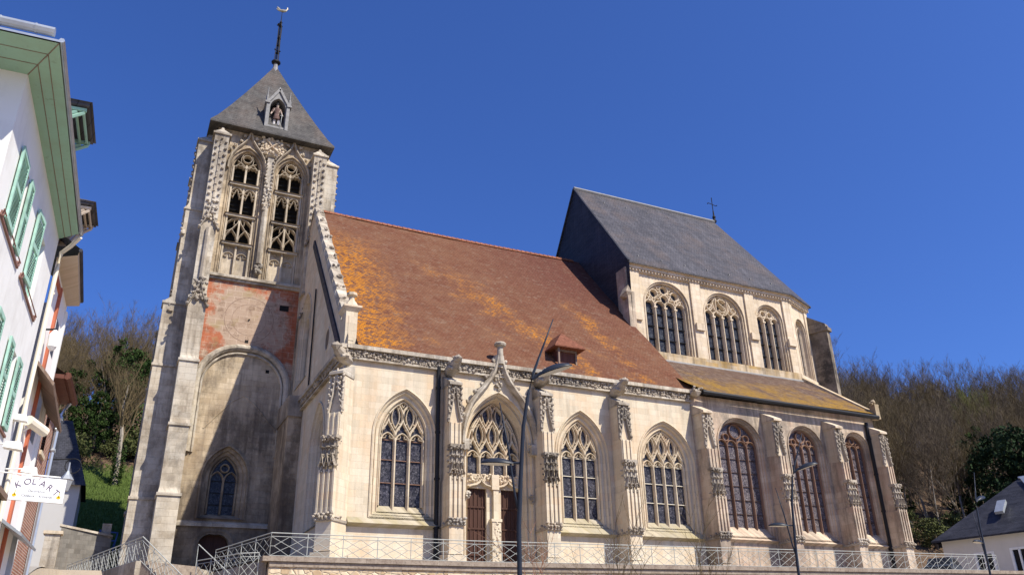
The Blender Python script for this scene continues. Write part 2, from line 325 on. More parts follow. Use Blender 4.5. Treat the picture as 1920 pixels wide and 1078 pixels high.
# ------------------------------------------------------------------ mesh helpers
ICO_V, ICO_F = [], []
def _ico():
    t = (1+5**.5)/2
    vs = [(-1,t,0),(1,t,0),(-1,-t,0),(1,-t,0),(0,-1,t),(0,1,t),(0,-1,-t),(0,1,-t),(t,0,-1),(t,0,1),(-t,0,-1),(-t,0,1)]
    ICO_V.extend(Vector(v).normalized() for v in vs)
    ICO_F.extend([(0,11,5),(0,5,1),(0,1,7),(0,7,10),(0,10,11),(1,5,9),(5,11,4),(11,10,2),(10,7,6),(7,1,8),(3,9,4),(3,4,2),(3,2,6),(3,6,8),(3,8,9),(4,9,5),(2,4,11),(6,2,10),(8,6,7),(9,8,1)])
_ico()
class Fr:
    """wall frame: u along the wall, v up, d into the wall"""
    def __init__(s, o, ang):
        s.o = Vector(o); s.U = Vector((math.cos(ang), math.sin(ang), 0)); s.N = Vector((math.sin(ang), -math.cos(ang), 0))
    def __call__(s, u, v, d=0.0): return s.o + s.U*u + Vector((0, 0, v)) - s.N*d
SOUTH = Fr((0, 0, 0), 0.0)
def south(y): return Fr((0, y, 0), 0.0)

class MB:
    def __init__(s): s.v = []; s.f = []
    def add(s, vs, fs):
        b = len(s.v); s.v.extend(vs); s.f.extend(tuple(i+b for i in f) for f in fs)
    def quad(s, *p): s.add([Vector(q) for q in p], [tuple(range(len(p)))])
    def hexa(s, p):   # 8 points: bottom ring then top ring
        s.add([Vector(q) for q in p], [(0,3,2,1),(4,5,6,7),(0,1,5,4),(1,2,6,5),(2,3,7,6),(3,0,4,7)])
    def box(s, x0, x1, y0, y1, z0, z1):
        s.hexa([(x0,y0,z0),(x1,y0,z0),(x1,y1,z0),(x0,y1,z0),(x0,y0,z1),(x1,y0,z1),(x1,y1,z1),(x0,y1,z1)])
    def fbox(s, fr, u0, u1, v0, v1, d0, d1):
        s.hexa([fr(u0,v0,d0),fr(u1,v0,d0),fr(u1,v0,d1),fr(u0,v0,d1),fr(u0,v1,d0),fr(u1,v1,d0),fr(u1,v1,d1),fr(u0,v1,d1)])
    def fslope(s, fr, u0, u1, v0, v1, d0, d1, dt):  # box whose top slopes from front d0 up to depth d1 (v1 at back, dt lower at the front)
        s.hexa([fr(u0,v0,d0),fr(u1,v0,d0),fr(u1,v0,d1),fr(u0,v0,d1),fr(u0,v1-dt,d0),fr(u1,v1-dt,d0),fr(u1,v1,d1),fr(u0,v1,d1)])
    def tube(s, pts, rad, n=6, caps=True):
        pts = [Vector(p) for p in pts]
        rads = rad if isinstance(rad, (list, tuple)) else [rad]*len(pts)
        rings = []
        up = Vector((0, 0, 1))
        for i, p in enumerate(pts):
            a = pts[max(0, i-1)]; b = pts[min(len(pts)-1, i+1)]
            d = (b-a).normalized() if (b-a).length > 1e-9 else Vector((0, 0, 1))
            ref = up if abs(d.z) < 0.95 else Vector((1, 0, 0))
            x = d.cross(ref).normalized(); y = x.cross(d)
            rings.append([p + (x*math.cos(2*math.pi*k/n) + y*math.sin(2*math.pi*k/n))*rads[i] for k in range(n)])
        vs = [q for r in rings for q in r]; fs = []
        for i in range(len(pts)-1):
            for k in range(n):
                fs.append((i*n+k, i*n+(k+1) % n, (i+1)*n+(k+1) % n, (i+1)*n+k))
        if caps: fs.append(tuple(range(n-1, -1, -1))); fs.append(tuple((len(pts)-1)*n+k for k in range(n)))
        s.add(vs, fs)
    def blob(s, c, r, jit=0.25, sq=(1, 1, 1)):
        c = Vector(c)
        s.add([c + Vector((v.x*sq[0], v.y*sq[1], v.z*sq[2]))*r*(1+rnd.uniform(-jit, jit)) for v in ICO_V], ICO_F)
    def lathe(s, c, prof, n=10):
        c = Vector(c); vs = []; fs = []
        for r, z in prof: vs.extend(c + Vector((r*math.cos(2*math.pi*k/n), r*math.sin(2*math.pi*k/n), z)) for k in range(n))
        for i in range(len(prof)-1):
            for k in range(n): fs.append((i*n+k, i*n+(k+1) % n, (i+1)*n+(k+1) % n, (i+1)*n+k))
        fs.append(tuple(range(n-1, -1, -1))); fs.append(tuple((len(prof)-1)*n+k for k in range(n)))
        s.add(vs, fs)
    def bar2d(s, fr, pts, w, d0, d1, closed=False, chamfer=True):
        """a moulded bar following a line in the wall frame, front at depth d0, back at d1"""
        n = len(pts)
        if n < 2: return
        dm = d0 + (d1-d0)*0.45; fw = w*0.32 if chamfer else w*0.5
        prof = [(-.5*w, d1), (-.5*w, dm), (-fw*.5 if chamfer else -.5*w, d0), (fw*.5 if chamfer else .5*w, d0), (.5*w, dm), (.5*w, d1)]
        vs = []; fs = []
        for i, (u, v) in enumerate(pts):
            if closed: a = pts[(i-1) % n]; b = pts[(i+1) % n]
            else: a = pts[max(0, i-1)]; b = pts[min(n-1, i+1)]
            dx, dy = b[0]-a[0], b[1]-a[1]; L = math.hypot(dx, dy) or 1
            nx, ny = -dy/L, dx/L
            for o, d in prof: vs.append(fr(u+nx*o, v+ny*o, d))
        m = len(prof)
        for i in range(n if closed else n-1):
            j = (i+1) % n
            for k in range(m-1): fs.append((i*m+k, j*m+k, j*m+k+1, i*m+k+1))
        if not closed:
            fs.append(tuple(range(m))); fs.append(tuple((n-1)*m+k for k in range(m-1, -1, -1)))
        s.add(vs, fs)
    def face_holes(s, fr, outer, holes, d=0.0):
        loops = [[Vector((u, v, 0)) for u, v in l] for l in [outer]+holes]
        flat = [p for l in loops for p in l]
        tris = tessellate_polygon(loops)
        s.add([fr(p.x, p.y, d) for p in flat], [tuple(t) for t in tris])
    def build(s, name, mat, parent=None, smooth=False, label=None):
        me = bpy.data.meshes.new(name)
        off = Vector((0, 0, 0)); p = parent
        while p is not None: off += p.location; p = p.parent
        me.from_pydata([tuple(Vector(v)-off) for v in s.v], [], s.f)
        me.materials.append(mat)
        if smooth: me.polygons.foreach_set('use_smooth', [True]*len(me.polygons))
        me.update()
        o = bpy.data.objects.new(name, me); scene.collection.objects.link(o)
        if parent is not None: o.parent = parent
        if label: o['label'] = label
        return o

def thing(name, label, cat, loc, group=None):
    o = bpy.data.objects.new(name, None); scene.collection.objects.link(o)
    o.location = loc; o['label'] = label; o['category'] = cat; o.empty_display_size = 0.3
    if group: o['group'] = group
    return o
def tag(o, label, cat, group=None):
    o['label'] = label; o['category'] = cat
    if group: o['group'] = group
    return o
def structure(o): o['kind'] = 'structure'; return o
def text_mesh(mb, fn, txt, size, cx, cy, shear=0.0, rot=0.0, spacing=1.0):
    cu = bpy.data.curves.new('t', 'FONT'); cu.body = txt; cu.size = size; cu.align_x = 'CENTER'; cu.align_y = 'CENTER'; cu.shear = shear; cu.resolution_u = 3
    cu.space_character = spacing
    ob = bpy.data.objects.new('t', cu); scene.collection.objects.link(ob)
    dg = bpy.context.evaluated_depsgraph_get(); dg.update()
    me = ob.evaluated_get(dg).to_mesh()
    c, s_ = math.cos(rot), math.sin(rot)
    mb.add([fn(cx + v.co.x*c - v.co.y*s_, cy + v.co.x*s_ + v.co.y*c) for v in me.vertices], [tuple(p.vertices) for p in me.polygons])
    ob.evaluated_get(dg).to_mesh_clear()
    bpy.data.objects.remove(ob); bpy.data.curves.remove(cu)

def smooth_step(a, b, x):
    t = min(1, max(0, (x-a)/(b-a))); return t*t*(3-2*t)

# ------------------------------------------------------------------ arches, tracery, windows
def arch_geo(w, h):
    r = (w*w+h*h)/(2*w); return r, r-w
def arch_loop(c, spring, w, h, off, vbot, n=14):
    r, cx = arch_geo(w, h); R = r+off
    ae = math.acos(max(-1, min(1, cx/R)))   # half-angle at the apex
    L = []
    for i in range(n+1):
        a = math.pi - ae*i/n
        L.append((c+cx+R*math.cos(a), spring+R*math.sin(a)))
    Rr = [(2*c-u, v) for u, v in reversed(L[:-1])]
    return [(c-w-off, vbot)] + L + Rr + [(c+w+off, vbot)]
def inside_arch(u, v, c, spring, w, h, m=0.0):
    if v <= spring: return abs(u-c) < w-m
    r, cx = arch_geo(w, h); r -= m
    return math.hypot(abs(u-c)+cx, v-spring) < r
def clip_runs(pts, test):
    run = []
    for p in pts:
        if test(*p): run.append(p)
        else:
            if len(run) > 1: yield run
            run = []
    if len(run) > 1: yield run

def tracery(mb, fr, c, sill, spring, w, h, lights, style, d0, d1, mw=0.13, bars=(), barmb=None, foot=0.0):
    p = 2*w/lights
    test = lambda u, v: inside_arch(u, v, c, spring, w, h, -0.02)
    top = spring
    for k in range(1, lights):
        mb.bar2d(fr, [(c-w+k*p, sill-foot), (c-w+k*p, top)], mw, d0, d1)
    # inner frame against the reveal
    mb.bar2d(fr, arch_loop(c, spring, w-0.02, h-0.02, 0, sill, 12), mw*0.9, d0+0.02, d1)
    if style == 'flamboyant':
        hr = p*1.55; v0 = spring-0.02
        for row in range(0, 7):
            xs = [c-w+(k+(0.5 if row % 2 else 0))*p for k in range(-1, lights+2)]
            va = v0+row*hr*0.94
            for x in xs:
                cc = va+hr*0.94; lens = []
                for i in range(9):
                    t = -1+i/4; lens.append((p*0.27*math.cos(t*math.pi/2)*(1 if abs(t) < 1 else 0), cc+hr*0.52*t))
                for sg in (-1, 1):
                    for run in clip_runs([(x+sg*a_, b_) for a_, b_ in lens], test): mb.bar2d(fr, run, mw*0.42, d0+0.06, d1)
                for sg in (-1, 1):
                    pts = []
                    for i in range(13):
                        t = i/12; q = t*t*(3-2*t); q = q*q*(3-2*q); pts.append((x+sg*p/2*(.35*t*t*(3-2*t)+.65*q), va+hr*0.94*t))
                    for run in clip_runs(pts, test): mb.bar2d(fr, run, mw*0.8, d0+0.02, d1)
                    # cusps
                    for t, inw in ((0.36, sg), (0.64, -sg)):
                        q = t*t*(3-2*t); cu = x+sg*p/2*(.35*q+.65*q*q*(3-2*q)); cv = va+hr*0.94*t
                        q = [(cu, cv), (cu+inw*p*0.12, cv+p*0.03), (cu+inw*p*0.17, cv+p*0.12)]
                        if all(test(*z) for z in q): mb.bar2d(fr, q, mw*0.42, d0+0.05, d1)
        for k in range(lights):
            lc = c-w+(k+.5)*p
            lp = arch_loop(lc, spring-0.22, p*0.46, p*0.62, 0, spring-0.25, 6)[1:-1]
            for run in clip_runs(lp, test): mb.bar2d(fr, run, mw*0.55, d0+0.03, d1)
            for sg in (-1, 1):
                q = [(lc+sg*p*0.42, spring-0.06), (lc+sg*p*0.16, spring-0.02), (lc+sg*p*0.12, spring+0.1)]
                mb.bar2d(fr, q, mw*0.4, d0+0.05, d1)
    elif style in ('round', 'circles', 'letters'):
        hv = spring + (0.0 if style != 'round' else 0.0)
        for k in range(lights):
            lc = c-w+(k+.5)*p
            mb.bar2d(fr, arch_loop(lc, hv, p/2-0.02, p/2-0.02, 0, hv-0.05, 8)[1:-1], mw*0.85, d0+0.02, d1)
            if style != 'round':
                pass
        if style != 'round':
            for k in range(1, lights): mb.fbox(fr, c-w+k*p-mw*0.75, c-w+k*p+mw*0.75, hv-0.16, hv-0.04, d0-0.03, d1)
        def ring(u, v, r, th=0.8):
            mb.bar2d(fr, [(u+r*math.cos(a*math.pi/9), v+r*math.sin(a*math.pi/9)) for a in range(18)], mw*th, d0+0.02, d1, closed=True)
        av = spring+p/2
        if style == 'round' and lights == 4:
            ring(c, spring+h*0.63, w*0.30); ring(c-w*0.52, av+w*0.10, w*0.15); ring(c+w*0.52, av+w*0.10, w*0.15)
            mb.bar2d(fr, [(c, av-0.1), (c, spring+h*0.63-w*0.3)], mw*0.7, d0, d1)
        elif style == 'round':
            ring(c, spring+h*0.66, w*0.26); ring(c-w*0.5, av, w*0.17); ring(c+w*0.5, av, w*0.17)
        elif style == 'circles' and lights == 4:
            R = w*0.20
            ring(c, spring+h*0.80, R, 1); ring(c, spring+h*0.36, R, 1); ring(c-w*0.52, spring+h*0.57, R, 1); ring(c+w*0.52, spring+h*0.57, R, 1)
            for u, v in ((-.25,.62),(.25,.62),(-.27,.86),(.27,.86),(-.74,.28),(.74,.28),(-.32,.42),(.32,.42),(-.80,.44),(.80,.44),(-.55,.28),(.55,.28)):
                if test(c+w*u*1.05, spring+h*v): ring(c+w*u, spring+h*v, w*0.07, 0.8)
        elif style == 'circles':
            ring(c-w*0.30, spring+h*0.52, w*0.24, 1); ring(c+w*0.30, spring+h*0.52, w*0.24, 1); ring(c, spring+h*0.84, w*0.09, .8)
            for u in (-.72, .72): ring(c+w*u, spring+h*0.42, w*0.09, .8)
        else:
            # interlaced letters I, S and a slanting N stroke inside a large lobe
            ring(c, spring+h*0.56, w*0.46, .8)
            mb.bar2d(fr, [(c-w*0.30, spring+h*0.20), (c-w*0.30, spring+h*0.92)], mw*0.9, d0, d1)
            mb.bar2d(fr, [(c+w*0.34, spring+h*0.20), (c+w*0.34, spring+h*0.86)], mw*0.9, d0, d1)
            sp = [(0.24,.76),(0.12,.86),(-.06,.88),(-.16,.78),(-.12,.66),(0.04,.56),(0.18,.46),(0.22,.34),(0.10,.24),(-.06,.24),(-.16,.34)]
            mb.bar2d(fr, [(c+w*a, spring+h*b) for a, b in sp], mw*0.9, d0-0.02, d1)
            mb.bar2d(fr, [(c-w*0.28, spring+h*0.86), (c+w*0.32, spring+h*0.24)], mw*0.8, d0+0.01, d1)
            for u in (-.66, .66):
                mb.bar2d(fr, [(c+w*u*1.15, av-0.05), (c+w*u*0.8, spring+h*0.5), (c+w*u*0.72, spring+h*0.66)], mw*0.8, d0+.02, d1)
                ring(c+w*u*1.02, spring+h*0.40, w*0.14, .8)
    elif style == 'simple':
        ring = [(c+w*0.3*math.cos(a*math.pi/8), spring+h*0.5+w*0.3*math.sin(a*math.pi/8)) for a in range(16)]
        for k in range(lights):
            lc = c-w+(k+.5)*p
            mb.bar2d(fr, arch_loop(lc, spring-0.1, p/2-0.02, p*0.7, 0, spring-0.15, 7)[1:-1], mw*0.8, d0, d1)
        mb.bar2d(fr, ring, mw*0.7, d0, d1, closed=True)
    for v in bars:
        (barmb or mb).fbox(fr, c-w, c+w, v-0.014, v+0.014, d0+(d1-d0)*0.55, d1)

PROF_NAVE = [(0.54, 0.0), (0.54, -0.05), (0.48, -0.07), (0.45, 0.03), (0.38, 0.10), (0.34, 0.05), (0.30, 0.10), (0.26, 0.22), (0.15, 0.24), (0.10, 0.18), (0.05, 0.26), (0.03, 0.42), (0.0, 0.5)]
PROF_ROUND = [(0.28, 0.0), (0.28, -0.06), (0.22, -0.06), (0.20, 0.06), (0.12, 0.08), (0.10, 0.16), (0.03, 0.2), (0.0, 0.45)]
PROF_HIGH = [(0.26, 0.0), (0.25, -0.05), (0.20, -0.05), (0.19, 0.1), (0.13, 0.12), (0.12, 0.05), (0.08, 0.05), (0.07, 0.28), (0.03, 0.3), (0.0, 0.5)]

def window(church, fr, c, sill, spring, w, h, lights, style, prof, slope, ms, mt, mg, mw=0.13, bars=(), barmat=None, foot=0.0, name='window', sillmat=None, n=14, td=0.2, pane='glass'):
    Dg = prof[-1][1]
    vb = lambda d: sill-(Dg-d)*slope
    mb = MB(); loops = [[fr(u, v, d) for u, v in arch_loop(c, spring, w, h, off, vb(d), n)] for off, d in prof]
    m = len(loops[0]); vs = [q for l in loops for q in l]; fs = []
    for i in range(len(loops)-1):
        for k in range(m-1): fs.append((i*m+k, i*m+k+1, (i+1)*m+k+1, (i+1)*m+k))
    mb.add(vs, fs)
    sb = mb if sillmat is None else MB()
    for i in range(len(loops)-1): sb.quad(loops[i][0], loops[i][-1], loops[i+1][-1], loops[i+1][0])
    win = mb.build(name, ms, church)
    if sb is not mb: sb.build('sill', sillmat, win)
    t = MB(); bm_ = MB() if barmat else None
    tracery(t, fr, c, sill, spring, w, h, lights, style, Dg-td, Dg+0.05, mw, bars, bm_, foot)
    t.build('tracery', mt, win)
    if bm_ and bm_.v: bm_.build('saddle_bars', barmat, win)
    gmb = MB(); gl = arch_loop(c, spring, w+0.01, h+0.01, 0, sill-0.02, n)
    gmb.add([fr(u, v, Dg+0.01) for u, v in gl], [tuple(range(len(gl)))]); gmb.build(pane, mg, win)
    return win, arch_loop(c, spring, w, h, prof[0][0], vb(prof[0][1]), n)
# ------------------------------------------------------------------ church
ZT = 5.5
def zt(x): return ZT + max(0.0, x-15)*0.012
church = thing('church', 'large flamboyant gothic stone church with square west tower, red tiled nave roof and slate choir', 'church', (20, 0, 5.5))
XW = 9.3; YR = 11.9; ZE = 15.9; RS = (29.85-15.9)/12.2
holes = []
def W(*a, **k):
    w, hl = window(church, *a, **k); holes.append(hl); return w
BARS = (9.42, 10.53)
# nave aisle windows
W(SOUTH, 12.40, 8.33, 11.62, 1.12, 1.87, 3, 'flamboyant', PROF_NAVE, 1.15, M['stone_trim'], M['stone_trim'], M['glass'], 0.15, (9.42, 10.52, 11.5), M['rust_bar'], 0.22, sillmat=M['stone_dark'])
W(SOUTH, 22.40, 8.25, 11.50, 1.12, 1.92, 3, 'flamboyant', PROF_NAVE, 1.15, M['stone_trim'], M['stone_trim'], M['glass'], 0.15, (9.34, 10.42, 11.4), M['cream_paint'], 0.22, sillmat=M['stone_dark'])
W(SOUTH, 27.90, 8.25, 11.42, 1.42, 1.98, 4, 'flamboyant', PROF_NAVE, 1.15, M['stone_trim'], M['stone_trim'], M['glass'], 0.15, (9.3, 10.35, 11.35), M['cream_paint'], 0.22, sillmat=M['stone_dark'])
# portal
PW = [(0.46, 0.0), (0.44, -0.06), (0.36, -0.06), (0.34, 0.12), (0.27, 0.16), (0.25, 0.30), (0.17, 0.34), (0.15, 0.26), (0.10, 0.42), (0.06, 0.6), (0.02, 0.7), (0.0, 0.95)]
pc = 17.47; ps = 11.75; pw = 1.5; ph = 2.3
pm = MB(); loops = [[SOUTH(u, v, d) for u, v in arch_loop(pc, ps, pw, ph, off*0.95, 5.3, 16)] for off, d in PW]
m_ = len(loops[0]); pm.add([q for l in loops for q in l], [(i*m_+k, i*m_+k+1, (i+1)*m_+k+1, (i+1)*m_+k) for i in range(len(loops)-1) for k in range(m_-1)])
portal = pm.build('portal', M['stone_trim'], church)
holes.append(arch_loop(pc, ps, pw, ph, PW[0][0]*0.95, 5.3, 16))
t = MB(); tracery(t, SOUTH, pc, 10.25, ps-0.55, pw, ph+0.55, 4, 'flamboyant', 0.72, 1.0, 0.16); t.build('tracery', M['stone_trim'], portal)
g_ = MB(); gl = arch_loop(pc, ps, pw+.01, ph+.01, 0, 10.2, 14); g_.add([SOUTH(u, v, 0.97) for u, v in gl], [tuple(range(len(gl)))]); g_.build('glass', M['glass'], portal)
l_ = MB()
for s_ in (-1, 1):      # two ogee door heads with foliage
    uc = pc+s_*0.75
    pts = [(uc-0.68, 9.55), (uc-0.5, 9.62), (uc-0.25, 9.68), (uc-0.08, 9.8), (uc, 9.95), (uc+0.08, 9.8), (uc+0.25, 9.68), (uc+0.5, 9.62), (uc+0.68, 9.55)]
    l_.bar2d(SOUTH, pts, 0.16, 0.5, 0.95)
    for i in range(46):
        l_.blob(SOUTH(uc+rnd.uniform(-.66, .66), rnd.uniform(9.85, 10.22), rnd.uniform(.62, .74)), rnd.uniform(.05, .1))
l_.fbox(SOUTH, pc-1.5, pc+1.5, 9.52, 10.24, 0.74, 1.0)
l_.fbox(SOUTH, pc-0.2, pc+0.2, 9.45, 10.2, 0.45, 0.8)
l_.build('lintel', M['stone_trim'], portal)
tr = MB(); tr.fbox(SOUTH, pc-0.40, pc+0.40, 5.3, 9.55, 0.72, 1.05); tr.fbox(SOUTH, pc-0.10, pc+0.18, 7.95, 9.5, 0.5, 0.75)
tr.fbox(SOUTH, pc-0.22, pc+0.26, 5.3, 7.9, 0.42, 0.76); tr.fbox(SOUTH, pc-0.27, pc+0.31, 7.86, 8.0, 0.38, 0.76)
for i in range(34): tr.blob(SOUTH(pc+rnd.uniform(-.2, .24), rnd.uniform(5.7, 7.9), 0.42), rnd.uniform(.04, .08))
tr.build('trumeau', M['stone_trim'], portal)
for a, b in ((pc-1.46, pc-0.36), (pc+0.40, pc+1.46)):
    d_ = MB(); d_.fbox(SOUTH, a, b, 5.4, 9.55, 0.9, 1.02)
    nb = 5
    for i in range(nb+1): d_.fbox(SOUTH, a+(b-a)*i/nb-.025, a+(b-a)*i/nb+.025, 5.4, 9.5, 0.86, 0.92)
    for z in (6.3, 7.55, 8.6): d_.fbox(SOUTH, a, b, z-.04, z+.04, 0.84, 0.92)
    d_.build('door', M['door'], portal)
h_ = MB()               # ogee hood and finial
def ogee(sg): return [(pc+sg*x, z) for x, z in ((2.12, 11.5), (2.1, 12.1), (1.95, 12.85), (1.66, 13.55), (1.28, 14.12), (0.9, 14.58), (0.58, 15.0), (0.34, 15.45), (0.18, 15.95), (0.1, 16.4))]
for sg in (-1, 1):
    h_.bar2d(SOUTH, ogee(sg), 0.3, -0.42, 0.02)
    for i in range(2, 9):
        x, z = ogee(sg)[i]
        for k in range(3): h_.blob(SOUTH(x+sg*0.16+rnd.uniform(-.06, .06), z+0.14+rnd.uniform(-.05, .05), -0.25), rnd.uniform(.07, .12))
    h_.fbox(SOUTH, pc+sg*1.92-.17, pc+sg*1.92+.17, 11.2, 11.75, -0.3, 0.05)
    for z in (11.55, 8.95):
        for k in range(12): h_.blob(SOUTH(pc+sg*1.72+rnd.uniform(-.14, .14), z+rnd.uniform(-.2, .22), -0.1+rnd.uniform(-.08, .1)), rnd.uniform(.05, .1))
h_.lathe(SOUTH(pc, 0, -0.32), [(0.2, 15.9), (0.17, 16.3), (0.16, 16.85), (0.3, 16.93), (0.34, 17.03), (0.28, 17.12), (0.1, 17.18)])
for k in range(14): h_.blob(SOUTH(pc+rnd.uniform(-.3, .3)*.7, 14.55+rnd.uniform(0, .75), -0.08), rnd.uniform(.05, .11))
h_.build('ogee_hood', M['stone_grey'], portal)
nave_holes, holes = holes, []
# choir aisle windows
for c, hw in ((33.38, 1.45), (38.58, 1.2), (43.0, 0.86)):
    W(SOUTH, c, 8.25, 14.42-hw, hw, hw, 4 if hw > 1 else 3, 'round', PROF_ROUND, 1.2, M['stone_choir'], M['rust_stone'], M['glass_choir'], 0.10,
      (9.0, 9.8, 10.6, 11.4, 12.2, 13.0), M['dark_bar'], 0.1, sillmat=M['stone_choir'], td=0.17)
choir_holes, holes = holes, []
XB = 29.95
wl = MB(); wl.face_holes(SOUTH, [(9.3, 5.0), (XB, 5.0), (XB, 15.4), (9.3, 15.4)], nave_holes); nave_wall = wl.build('wall', M['stone'], church)
wl = MB(); wl.face_holes(SOUTH, [(XB, 5.0), (44.95, 5.0), (44.95, 15.75), (XB, 15.75)], choir_holes, 0.004)
wl.quad((44.95, 0, 5), (44.95, 9, 5), (44.95, 9, 17), (44.95, 0, 15.7)); wl.build('choir_wall', M['stone_choir'], church)
# sill strings
for a, b in ((9.75, 14.1), (20.3, 24.1), (25.15, 29.8)):
    z = 7.42; pl = MB()
    pl.hexa([SOUTH(a, z-.16, -.02), SOUTH(b, z-.16, -.02), SOUTH(b, z-.16, .3), SOUTH(a, z-.16, .3), SOUTH(a, z-.02, -.3), SOUTH(b, z-.02, -.3), SOUTH(b, z+.3, .02), SOUTH(a, z+.3, .02)])
    pl.build('sill_course', M['stone_dark'], church)
for a, b in ((30.7, 35.1), (35.9, 40.1), (40.9, 43.9)):
    z = 7.5; pl = MB()
    pl.hexa([SOUTH(a, z-.16, -.02), SOUTH(b, z-.16, -.02), SOUTH(b, z-.16, .3), SOUTH(a, z-.16, .3), SOUTH(a, z-.02, -.24), SOUTH(b, z-.02, -.24), SOUTH(b, z+.14, .02), SOUTH(a, z+.14, .02)])
    pl.build('sill_course', M['stone_choir'], church)
# plinth
pl = MB(); pl.fbox(SOUTH, 9.9, 15.4, 5.2, 5.95, -0.1, 0.0); pl.fbox(SOUTH, 19.6, 44.5, 5.2, 5.95, -0.1, 0.0); pl.build('plinth', M['stone'], church)

# cornice with carved leaves
cn = MB()
cn.fbox(SOUTH, 9.2, XB, 15.72, 15.92, -0.36, 0.1); cn.fbox(SOUTH, 9.25, XB, 15.22, 15.32, -0.2, 0.05); cn.fbox(SOUTH, 9.25, XB, 15.32, 15.72, -0.1, 0.05)
fw_ = Fr((XW-.02, 0, 0), -math.pi/2)   # west wall: u = -y, outward -x
cn.fbox(fw_, -12.6, 0.3, 15.72, 15.92, -0.36, 0.1); cn.fbox(fw_, -12.6, 0.2, 15.22, 15.32, -0.2, 0.05); cn.fbox(fw_, -12.6, 0.2, 15.32, 15.72, -0.1, 0.05)
cn.build('cornice', M['stone_grey'], church)
fz = MB()
x = 9.3
while x < XB:
    for k in range(3): fz.blob((x+rnd.uniform(-.06, .06), -0.17+rnd.uniform(-.05, .05), 15.52+(k-1)*0.13+0.04*math.sin(x*5)), rnd.uniform(.05, .095), .35)
    x += 0.105
fz.build('carved_frieze', M['stone_carved'], church); fz = MB()
y = 0.2
while y < 12.5:
    for k in range(2): fz.blob((XW-.22+rnd.uniform(-.05, .05), y, 15.47+(k)*0.15), rnd.uniform(.06, .1), .35)
    y += 0.13
fz.build('carved_frieze', M['stone_carved'], church)

# ---- buttresses
def gargoyle(fr, u, z, par, scale=1.0, d0=-0.2):
    g = MB(); s = scale
    P = lambda d, v, w=0: fr(u+w, z+v*s*.45, d0-d*s)
    pts = [P(-.2, -.1), P(.15, 0.0), P(.45, .14), P(.75, .34), P(1.0, .58), P(1.12, .70)]
    g.tube(pts, [.30*s, .36*s, .38*s, .33*s, .25*s, .21*s], 9)
    g.blob(P(1.16, .82), .27*s, .12, (1, 1.2, 1))
    g.blob(P(1.42, .76), .16*s, .12, (1, 1.2, .8)); g.blob(P(1.42, .62), .11*s, .12, (1, 1.2, .7))
    for w in (-.14, .14):
        g.blob(P(1.02, 1.06, w*1.3*s), .1*s, .2); g.blob(P(.5, -.12, w*1.7*s), .2*s, .2, (1, 1.3, 1)); g.tube([P(.62, .1, w*1.9*s), P(.85, -.25, w*1.9*s), P(.98, -.3, w*1.8*s)], [.14*s, .1*s, .08*s], 6); g.blob(P(.55, .62, w*2.0*s), .16*s, .3, (.6, 1.4, 1))
    for k in range(5): g.blob(P(.1+.2*k, .30+.09*k), .09*s, .3)
    return g.build('gargoyle', M['stone_carved'], par, smooth=False)

def ornaments(mb, fr, u, z0, z1, hw, d, n, r=(.05, .1)):
    for k in range(n): mb.blob(fr(u+rnd.uniform(-hw, hw), rnd.uniform(z0, z1), d+rnd.uniform(-.05, .05)), rnd.uniform(*r), .3)

